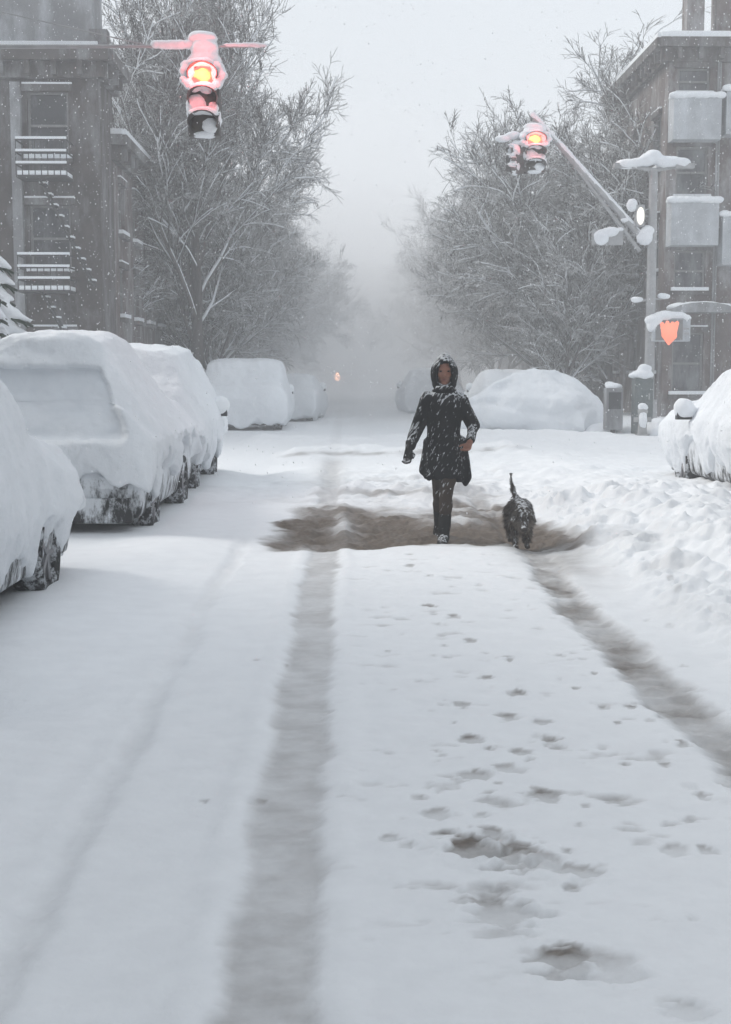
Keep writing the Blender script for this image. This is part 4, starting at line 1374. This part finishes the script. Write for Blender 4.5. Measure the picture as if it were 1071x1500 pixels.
MB().tube((0, 0, 0), (0, 0, .62), .11, .10, 12).tube((-.2, 0, .45), (.2, 0, .45), .055, n=8).tube((0, 0, 0), (0, 0, .12), .17, .17, 12).build('barrel', M['hydrant'], hy)
MB().ball((0, 0, .64), .12, (1, 1, .8)).build('bonnet', M['hydrant'], hy, smooth=True)
snow_blob([((0, 0, .74), .12, (1, 1, .8)), ((0, -.07, .45), .11, (.9, .7, 2.2))], 'snow_cap', hy, .02, .03, .12, 37)
q = gnd(950, 640)
pl = snow_blob([((0, 0, .02), .42, (1.0, 1, .8)), ((.3, .1, .0), .30, (1.2, 1, .6)), ((-.35, 0, -.02), .25, (1, 1, .6)), ((.02, 0, .25), .25, (1, 1, .9))], 'snow_pile', None, .04, .08, .3, 38, loc=(q.x, 31.9, .02))
tag(pl, 'small heaped snow mound at the base of the right corner pole', 'snow pile')
q = gnd(900, 632)
pl = snow_blob([((0, 0, 0), .35, (1.6, 1, .7)), ((-.7, .1, 0), .35, (1.6, 1, .8)), ((.5, .1, -.02), .3, (1.3, 1, .5))], 'snow_pile', None, .05, .08, .4, 39, loc=(q.x, 33.2, .05))
tag(pl, 'long low snow mound between the rounded car and the hydrant', 'snow pile')

# lamp of a vehicle coming far down the street
q = at(494, 556, 112)
dv = thing('oncoming_van', 'distant van almost lost in blowing snow, one orange lamp lit', 'van', (q.x + .55, 113.5, 0))
MB().loft([[(-.9, 2, .35), (.9, 2, .35), (.9, 2, 1.7), (-.9, 2, 1.7)], [(-.9, -1.2, .35), (.9, -1.2, .35), (.85, -.9, 1.8), (-.85, -.9, 1.8)], [(-.88, -1.5, .35), (.88, -1.5, .35), (.85, -1.5, 1.0), (-.85, -1.5, 1.0)]]).build('body', M['frost'], dv)
for s in (-1, 1):
    MB().box(s * .65 - .12, s * .65 + .12, -1.56, -1.502, .7, .86).build('bumper_lamp', M['lens_off'], dv)
    MB().tube((s * .8, -1, .3), (s * .6, -1, .3), .3, n=14).build('wheel', M['rubber'], dv)
MB().box(-.8, .8, -1.27, -1.21, 1.05, 1.5).build('windscreen', M['pane'], dv)
link('lit_lamp', MB().ball((0, 0, 0), .22, (.9, .6, 1.6)).mesh(), M['lit_far'], dv, loc=(-.55, -1.62, 1.18), smooth=True)
MB().tube((-.55, -1.5, 1.18), (-.55, -1.62, 1.18), .05, n=8).build('lamp_bracket', M['iron'], dv)

# ------------------------------------------------------------------ snow laden evergreen at left edge
Ye = 21.0
ev = thing('evergreen_tree', 'evergreen bowed with thick snow, cut off by the left edge above the cars', 'tree', (at(-48, 500, Ye).x, Ye, 0))
MB().tube((0, 0, -.1), (0, 0, 4.2), .12, .03, 10).build('trunk', M['bark'], ev)
nd = MB(); sm = MB()
rr_ = random.Random(9)
zt_top = at(0, 300, Ye).z
for k in range(15):
    f = k / 14
    z = .7 + (zt_top - .7) * f
    rad_ = (.30 + 1.05 * (1 - f) ** .7)
    nb2 = int(6 + 6 * (1 - f))
    for i in range(nb2):
        a = 6.283 * (i + rr_.random() * .6) / nb2
        rl = rad_ * rr_.uniform(.82, 1.08)
        p0 = Vector((0, 0, z + .14)); p1 = Vector((rl * math.cos(a), rl * math.sin(a), z - .30 * rl))
        mid = p0.lerp(p1, .55)
        sm.capsule(p0, mid, .10, .13, 8); sm.capsule(mid, p1, .13, .035, 8)
        q0 = p0 - Vector((0, 0, .12)); q1 = p1 - Vector((0, 0, .07)) + (p1 - p0).normalized() * .05
        nd.tube(q0, q1, .07, .02, 6)
        for s in (-1, 1):
            for g in (.45, .65, .85):
                b0 = q0.lerp(q1, g); dr = (q1 - q0).normalized(); sd = dr.cross(Vector((0, 0, 1))).normalized() * s
                nd.tube(b0, b0 + (dr * .6 + sd * .8).normalized() * .20 * (1.15 - g) * 2 - Vector((0, 0, .06)), .022, .006, 5)
crw = nd.build('crown', M['needle'], ev)
link('snow_load', sm.sculpt('snow_load', .035, 2, lump(.04, .16, 44)), M['snow'], crw)


# ------------------------------------------------------------------ the walker
def oval(cx, cy, z, a, b_, n=20, ph=0):
    return [(cx + a * math.cos(2 * math.pi * k / n), cy + b_ * math.sin(2 * math.pi * k / n), z) for k in range(n)]


WY = 12.65
wx = gnd(650, 790).x
gz = -0.06
P = tag(thing('person', 'x', 'person', (wx, WY, gz + .005), R(-3)), 'person in a black hooded coat walking towards us through the slush', 'person')
K = 1.74 / 1.74
sh = {-1: Vector((-.150, .0, 1.355)), 1: Vector((.150, .02, 1.345))}
el = {-1: Vector((-.245, .02, 1.10)), 1: Vector((.275, .06, 1.11))}
wr = {-1: Vector((-.325, -.10, .90)), 1: Vector((.235, -.11, .965))}
hip = {-1: Vector((-.065, .02, .86)), 1: Vector((.065, .0, .86))}
kn = {-1: Vector((-.035, .05, .47)), 1: Vector((.025, -.10, .48))}
an = {-1: Vector((-.03, .34, .16)), 1: Vector((.0, -.09, .075))}
toe = {-1: Vector((-.045, .25, .03)), 1: Vector((-.015, -.26, .03))}
B = MB()
B.loft([oval(0, .01, z, a, b_) for z, a, b_ in ((.80, .15, .10), (.90, .165, .115), (1.02, .135, .10), (1.12, .135, .105), (1.25, .165, .115), (1.36, .17, .105), (1.43, .10, .08), (1.46, .06, .06))])
B.chain([(0, .02, 1.42), (0, -.005, 1.54)], [.062, .055])
# head: skull, jaw, nose, brow, ears
HZ = 1.60
B.ball((0, 0, HZ + .02), .098, (.80, 1.0, 1.12)).ball((0, -.035, HZ - .055), .066, (.85, .85, 1.05)).ball((0, -.070, HZ - .095), .030, (1.1, .8, .8))
B.chain([(0, -.088, HZ + .02), (0, -.112, HZ - .028)], [.012, .017], 8)
B.ball((0, -.080, HZ + .032), .045, (1.3, .4, .35)).ball((-.038, -.068, HZ - .02), .026).ball((.038, -.068, HZ - .02), .026)
for s in (-1, 1):
    B.ball((s * .080, .01, HZ - .005), .026, (.4, .8, 1.2))
    B.chain([sh[s], el[s], wr[s]], [.055, .042, .028])
    B.chain([hip[s], kn[s], an[s]], [.075, .048, .034])
    B.chain([an[s], toe[s] + Vector((0, .03, 0))], [.034, .020])


def hand(mb, w, d, side, grow=0.0, up=Vector((0, 0, 1))):
    """palm, four curled fingers, thumb off the side of the palm"""
    d = d.normalized()
    across = d.cross(up).normalized() * side
    inn = across.cross(d).normalized() * side
    pc_ = w + d * .055
    for t_ in (-1, -.33, .33, 1):
        mb.capsule(w + across * (.018 * t_), w + d * .085 + across * (.030 * t_), .014 + grow, .013 + grow, 8)
    for i, (t_, L_) in enumerate(((1, .070), (.33, .080), (-.33, .075), (-1, .058))):
        b0 = w + d * .088 + across * (.031 * t_)
        d1 = (d + inn * .35).normalized(); d2 = (d + inn * 1.1).normalized(); d3 = (d * .3 + inn * 1.2).normalized()
        b1 = b0 + d1 * L_ * .45; b2 = b1 + d2 * L_ * .32; b3 = b2 + d3 * L_ * .25
        mb.chain([b0, b1, b2, b3], [.0095 + grow, .009 + grow, .0085 + grow, .0075 + grow], 8)
    t0 = w + d * .03 + across * .030
    t1 = t0 + (d * .6 + across * .7 + inn * .3).normalized() * .045
    t2 = t1 + (d + inn * .5).normalized() * .032
    mb.chain([t0, t1, t2], [.013 + grow, .011 + grow, .009 + grow], 8)
    return mb


hd = {-1: (Vector((-.10, -.25, -.9))), 1: (Vector((-.30, -.6, -.6)))}
for s in (-1, 1):
    hand(B, wr[s], hd[s], s)
link('body', B.sculpt('body', .0065, 2), M['skin'], P)
gl_ = MB(); hand(gl_, wr[-1], hd[-1], -1, .004); gl_.capsule(wr[-1] - hd[-1].normalized() * .06, wr[-1] + hd[-1].normalized() * .01, .038, .034)
link('glove', gl_.sculpt('glove', .006, 1), M['boots'], P)
for s in (-1, 1):
    MB().ball((s * .033, -.086, HZ + .012), .011, (1.2, .6, .7)).build('eye', M['eye'], P, smooth=True)
MB().ball((0, -.100, HZ - .066), .020, (1.2, .35, .35)).build('mouth', M['lip'], P, smooth=True)
hr = MB().ball((0, .02, HZ + .04), .108, (.88, 1.0, 1.1)).ball((-.072, -.05, HZ + .0), .03, (.6, .9, 2.4)).ball((.072, -.05, HZ + .0), .03, (.6, .9, 2.4))
me = hr.sculpt('hair', .01, 2, lump(.008, .03, 3))
# keep the face clear of hair
v, nn = get_vn(me)
msk = (v[:, 1] < -.06) & (np.abs(v[:, 0]) < .055) & (v[:, 2] < HZ + .075)
v[msk, 1] = -.055
set_v(me, v)
link('hair', me, M['hairc'], P)
# coat
C = MB()
C.loft([oval(x, y_, z, a, b_) for z, a, b_, x, y_ in ((.63, .190, .16, .0, .01), (.80, .178, .15, 0, .01), (.95, .160, .14, 0, .01), (1.08, .150, .13, 0, .01), (1.22, .168, .14, 0, .01), (1.32, .178, .13, 0, .01),
                                                     (1.39, .150, .12, 0, .01), (1.44, .10, .095, 0, .01), (1.50, .09, .09, 0, .0))])
for s in (-1, 1):
    C.chain([sh[s] + Vector((0, 0, .0)), el[s], wr[s] + (el[s] - wr[s]).normalized() * .035], [.074, .062, .046])
C.chain([(.15, .04, .95), (.205, .05, .66)], [.07, .055]).chain([(-.14, .02, .95), (-.175, .02, .70)], [.06, .055])


def coat_disp(v, n):
    w_ = fbm3(v * np.array([1, 1, .45]), .10, 3, 5)
    v = v + n * (w_ * .018)[:, None]
    hem = 1 - sstep(.62, .78, v[:, 2])
    v[:, 2] += hem * .045 * fbm3(np.stack([v[:, 0], v[:, 1], 0 * v[:, 0]], 1), .07, 2, 8) + hem * -.05 * sstep(.1, .22, v[:, 0])
    return v


link('coat', C.sculpt('coat', .011, 3, coat_disp), M['coat'], P)
# coat front placket and pockets
# hood: pointed shell open at the face
vs = []; fs = []
nu, nv = 40, 26
for j in range(nv + 1):
    ph = math.pi * j / nv
    for i in range(nu):
        th = 2 * math.pi * i / nu
        x = .128 * math.sin(ph) * math.cos(th); y_ = .145 * math.sin(ph) * math.sin(th); z = .175 * math.cos(ph)
        if z > .06:
            k = (z - .06) / .115
            x *= 1 - .25 * k; y_ += .02 * k; z += .015 * k
        if z < -.08:
            k = (-.08 - z) / .1
            x *= 1 + .35 * k; y_ *= 1 + .2 * k
        vs.append((x, y_ + .012, z + HZ - .01))
for j in range(nv):
    for i in range(nu):
        q_ = (j * nu + i, j * nu + (i + 1) % nu, (j + 1) * nu + (i + 1) % nu, (j + 1) * nu + i)
        c_ = [sum(vs[k][d] for k in q_) / 4 for d in range(3)]
        if c_[1] < .0 and (c_[0] / .078) ** 2 + ((c_[2] - HZ + .012) / .112) ** 2 < 1:
            continue
        if c_[2] < HZ - .165:
            continue
        fs.append(q_)
me = mesh_from('hood', vs, fs)
bm = bmesh.new(); bm.from_mesh(me); bmesh.ops.remove_doubles(bm, verts=bm.verts, dist=.0005); bmesh.ops.recalc_face_normals(bm, faces=bm.faces)
bmesh.ops.solidify(bm, geom=bm.faces[:], thickness=.014)
bmesh.ops.recalc_face_normals(bm, faces=bm.faces)
bm.to_mesh(me); bm.free()
link('hood', me, M['coat'], P, smooth=True)
sc_ = MB().ball((0, -.06, HZ - .155), .085, (1.15, .8, .6)).ball((0, .0, HZ - .17), .11, (1.05, .95, .5))
link('scarf', sc_.sculpt('scarf', .01, 3, lump(.012, .05, 4)), M['coat'], P)
T = MB()
T.loft([oval(0, .01, .66, .15, .12), oval(0, .01, .92, .16, .125)])
for s in (-1, 1):
    T.chain([hip[s], kn[s], an[s] + (kn[s] - an[s]).normalized() * .04], [.088, .066, .050])
link('trousers', T.sculpt('trousers', .011, 2, lump(.016, .09, 6)), M['trousers'], P)
for s in (-1, 1):
    b_ = MB().chain([an[s] + (kn[s] - an[s]).normalized() * .20, an[s]], [.062, .054])
    b_.chain([an[s], toe[s] + Vector((0, .05, .01)), toe[s]], [.056, .050, .042])
    link('boot', b_.sculpt('boot', .009, 2, lump(.006, .05, 7)), M['boots'], P)

# ------------------------------------------------------------------ the dog
DY = 12.25
dx = gnd(762, 797).x
Dg = thing('dog', 'small shaggy grey brown dog trotting towards us, tail raised, right of the walker', 'dog', (dx, DY, -.03), R(-2))
Dg.scale = (1.02, 1, 1.06)
D = MB()
D.chain([(0, .30, .31), (0, .12, .325), (0, -.06, .31)], [.080, .090, .098], 14)
D.ball((0, -.06, .26), .10, (.95, 1.0, 1.1))
D.chain([(0, -.12, .33), (0, -.22, .315)], [.085, .070])
D.ball((0, -.27, .275), .080, (1.05, 1.05, .95)).chain([(0, -.31, .245), (0, -.395, .195)], [.048, .032])
for s in (-1, 1):
    D.chain([(s * .055, -.10, .24), (s * .06, -.08 + s * .03, .13), (s * .058, -.10 + s * .06, .025)], [.048, .030, .024])
    D.ball((s * .058, -.125 + s * .06, .018), .026, (1, 1.4, .7))
    D.chain([(s * .06, .30, .28), (s * .065, .25 - s * .03, .18), (s * .062, .33 - s * .03, .11), (s * .06, .30 - s * .04, .025)], [.065, .045, .026, .022])
    D.ball((s * .06, .275 - s * .04, .018), .025, (1, 1.4, .7))
D.chain([(0, .36, .36), (-.02, .42, .44), (-.05, .43, .53), (-.055, .40, .61)], [.030, .022, .016, .008])
dm = D.sculpt('body', .011, 2, lump(.02, .05, 3))
link('body', dm, M['fur'], Dg)
for s in (-1, 1):
    MB().loft([[(s * .085, -.27, .335), (s * .045, -.29, .355), (s * .05, -.25, .355)], [(s * .115, -.29, .25), (s * .09, -.32, .24), (s * .105, -.26, .24)]]).build('ear', M['fur'], Dg)
    MB().ball((s * .034, -.345, .288), .013).build('eye', M['eye'], Dg, smooth=True)
MB().ball((0, -.425, .196), .021, (1.1, .8, .8)).build('nose', M['eye'], Dg, smooth=True)
v, nn = get_vn(dm)
sel = RNG.choice(len(v), min(len(v), 5200), replace=False)
fur = MB(); pale = MB()
for i in sel:
    p_, n_ = Vector(v[i]), Vector(nn[i])
    if p_.z < .05 or (p_.y < -.37):
        continue
    L_ = random.uniform(.022, .05) * (.5 if p_.y > .38 and p_.z > .42 else 1)
    dd = (n_ * .75 + Vector((random.gauss(0, .2), .25 + random.gauss(0, .2), -.75))).normalized()
    sd = dd.orthogonal().normalized() * .0035
    s2 = dd.cross(sd)
    tgt = pale if (p_.y < -.25 and p_.z < .27) or (p_.z < .25 and random.random() < .55) or random.random() < .10 else fur
    tgt.add([p_ - n_ * .004 + sd, p_ - n_ * .004 - sd * .5 + s2, p_ - n_ * .004 - sd * .5 - s2, p_ + dd * L_], [(0, 1, 3), (1, 2, 3), (2, 0, 3)])
link('coat_fur', mesh_from('coat_fur', fur.v, fur.f), M['fur'], Dg)
link('pale_fur', mesh_from('pale_fur', pale.v, pale.f), M['fur_pale'], Dg)

# ------------------------------------------------------------------ falling snow
def flakes(n):
    d = RNG.uniform(11.0 ** 1.6, 42 ** 1.6, n) ** (1 / 1.6)
    x = (RNG.uniform(-.34, .34, n)) * d
    z = CAM_H + RNG.uniform(-.5, .38, n) * d
    ok = (z > .4) & (z < 14)
    c = np.stack([x, d, z], 1)[ok]
    r = RNG.uniform(.003, .0075, len(c))
    octv = np.array([(1, 0, 0), (-1, 0, 0), (0, 1, 0), (0, -1, 0), (0, 0, 1), (0, 0, -1)], float)
    q = RNG.normal(size=(len(c), 4)); q /= np.linalg.norm(q, axis=1, keepdims=True)
    V = c[:, None] + octv[None] * r[:, None, None] * np.array([1, 1, 1.5])
    V += (octv[None] * r[:, None, None])[:, :, ::-1] * q[:, None, 1:] * .5
    F_ = np.array([(0, 2, 4), (2, 1, 4), (1, 3, 4), (3, 0, 4), (2, 0, 5), (1, 2, 5), (3, 1, 5), (0, 3, 5)])
    F_ = (np.arange(len(c)) * 6)[:, None, None] + F_[None]
    F_ = F_.reshape(-1, 3)
    me = bpy.data.meshes.new('falling_snow')
    me.vertices.add(len(c) * 6); me.vertices.foreach_set('co', V.astype(np.float32).ravel())
    me.loops.add(F_.size); me.loops.foreach_set('vertex_index', F_.astype(np.int32).ravel())
    me.polygons.add(len(F_)); me.polygons.foreach_set('loop_start', np.arange(0, F_.size, 3, dtype=np.int32))
    me.update(calc_edges=True)
    m, nt, b = mat('snowflake')
    tr = N(nt, 'ShaderNodeBsdfTranslucent'); tr.inputs[0].default_value = (.95, .96, .98, 1)
    b.inputs['Base Color'].default_value = (.95, .96, .98, 1); b.inputs['Roughness'].default_value = 1
    ms_ = N(nt, 'ShaderNodeMixShader'); nt.links.new(b.outputs[0], ms_.inputs[1]); nt.links.new(tr.outputs[0], ms_.inputs[2])
    nt.links.new(ms_.outputs[0], nt.nodes['Material Output'].inputs['Surface'])
    o = link('falling_snow', me, m)
    o['kind'] = 'stuff'
    tag(o, 'fine white snowflakes drifting through the air over the street', 'snowfall')


flakes(34000)

# ------------------------------------------------------------------ haze, sky, light
hz = MB().box(-160, 160, -30, 260, -1.4, 22).build('haze', None)
m = bpy.data.materials.new('haze_air'); m.use_nodes = True
nt = m.node_tree; nt.nodes.clear()
out = N(nt, 'ShaderNodeOutputMaterial')
pv = N(nt, 'ShaderNodeVolumePrincipled')
pv.inputs['Color'].default_value = (0.985, 0.99, 0.997, 1)
pv.inputs['Density'].default_value = 0.0062
pv.inputs['Anisotropy'].default_value = 0.0
nt.links.new(pv.outputs[0], out.inputs['Volume'])
hz.data.materials.append(m)
hz['kind'] = 'stuff'
tag(hz, 'pale grey snowy haze filling the street', 'haze')

for sc_, loc_, dn_, lab_ in (((12, 50, 8), (.5, 97, .3), .016, 'low core of the blowing snow cloud hiding the far end of the street'),
                            ((14, 56, 13), (.0, 100, .2), .013, 'middle layer of the blowing snow cloud, reaching the tree tops far down the street'),
                            ((18, 60, 18.5), (-.5, 104, .1), .011, 'thin upper veil of blown snow rising over the far street')):
    cl = MB().ball((0, 0, 0), 1.0, sc_, 40, 24).build('blowing_snow', None, loc=loc_, smooth=True)
    m = bpy.data.materials.new('drifting_snow_cloud'); m.use_nodes = True
    nt = m.node_tree; nt.nodes.clear()
    out = N(nt, 'ShaderNodeOutputMaterial')
    pv = N(nt, 'ShaderNodeVolumePrincipled')
    pv.inputs['Color'].default_value = (0.985, 0.988, 0.995, 1)
    pv.inputs['Density'].default_value = dn_
    nt.links.new(pv.outputs[0], out.inputs['Volume'])
    cl.data.materials.append(m)
    cl['kind'] = 'stuff'
    tag(cl, lab_, 'snow cloud', 'blowing snow over the far street')

SUN_EL, SUN_AZ = R(38), R(-62)
wd = bpy.data.worlds.new('World'); SC.world = wd; wd.use_nodes = True
nt = wd.node_tree
bg = nt.nodes['Background']
sky = N(nt, 'ShaderNodeTexSky', sky_type='NISHITA')
sky.sun_disc = False
sky.sun_elevation = SUN_EL; sky.sun_rotation = SUN_AZ
sky.dust_density = 6; sky.air_density = 1.5
c = mix(nt, 0.88, sky.outputs[0], (6.3, 6.7, 7.15))
nt.links.new(c, bg.inputs['Color'])
bg.inputs['Strength'].default_value = 0.10
sl = bpy.data.lights.new('sun', 'SUN'); sl.energy = 1.5; sl.angle = R(24); sl.color = (1, .97, .93)
so = bpy.data.objects.new('sun', sl); COL.objects.link(so)
so.rotation_euler = (math.pi / 2 - SUN_EL, 0, math.pi - SUN_AZ)

SC.view_settings.view_transform = 'Standard'
SC.view_settings.look = 'None'
SC.view_settings.gamma = 1
SC.view_settings.exposure = 0.45
SC.cycles.use_denoising = True
SC.cycles.max_bounces = 16
SC.cycles.diffuse_bounces = 4
SC.cycles.volume_bounces = 9
SC.cycles.transparent_max_bounces = 8
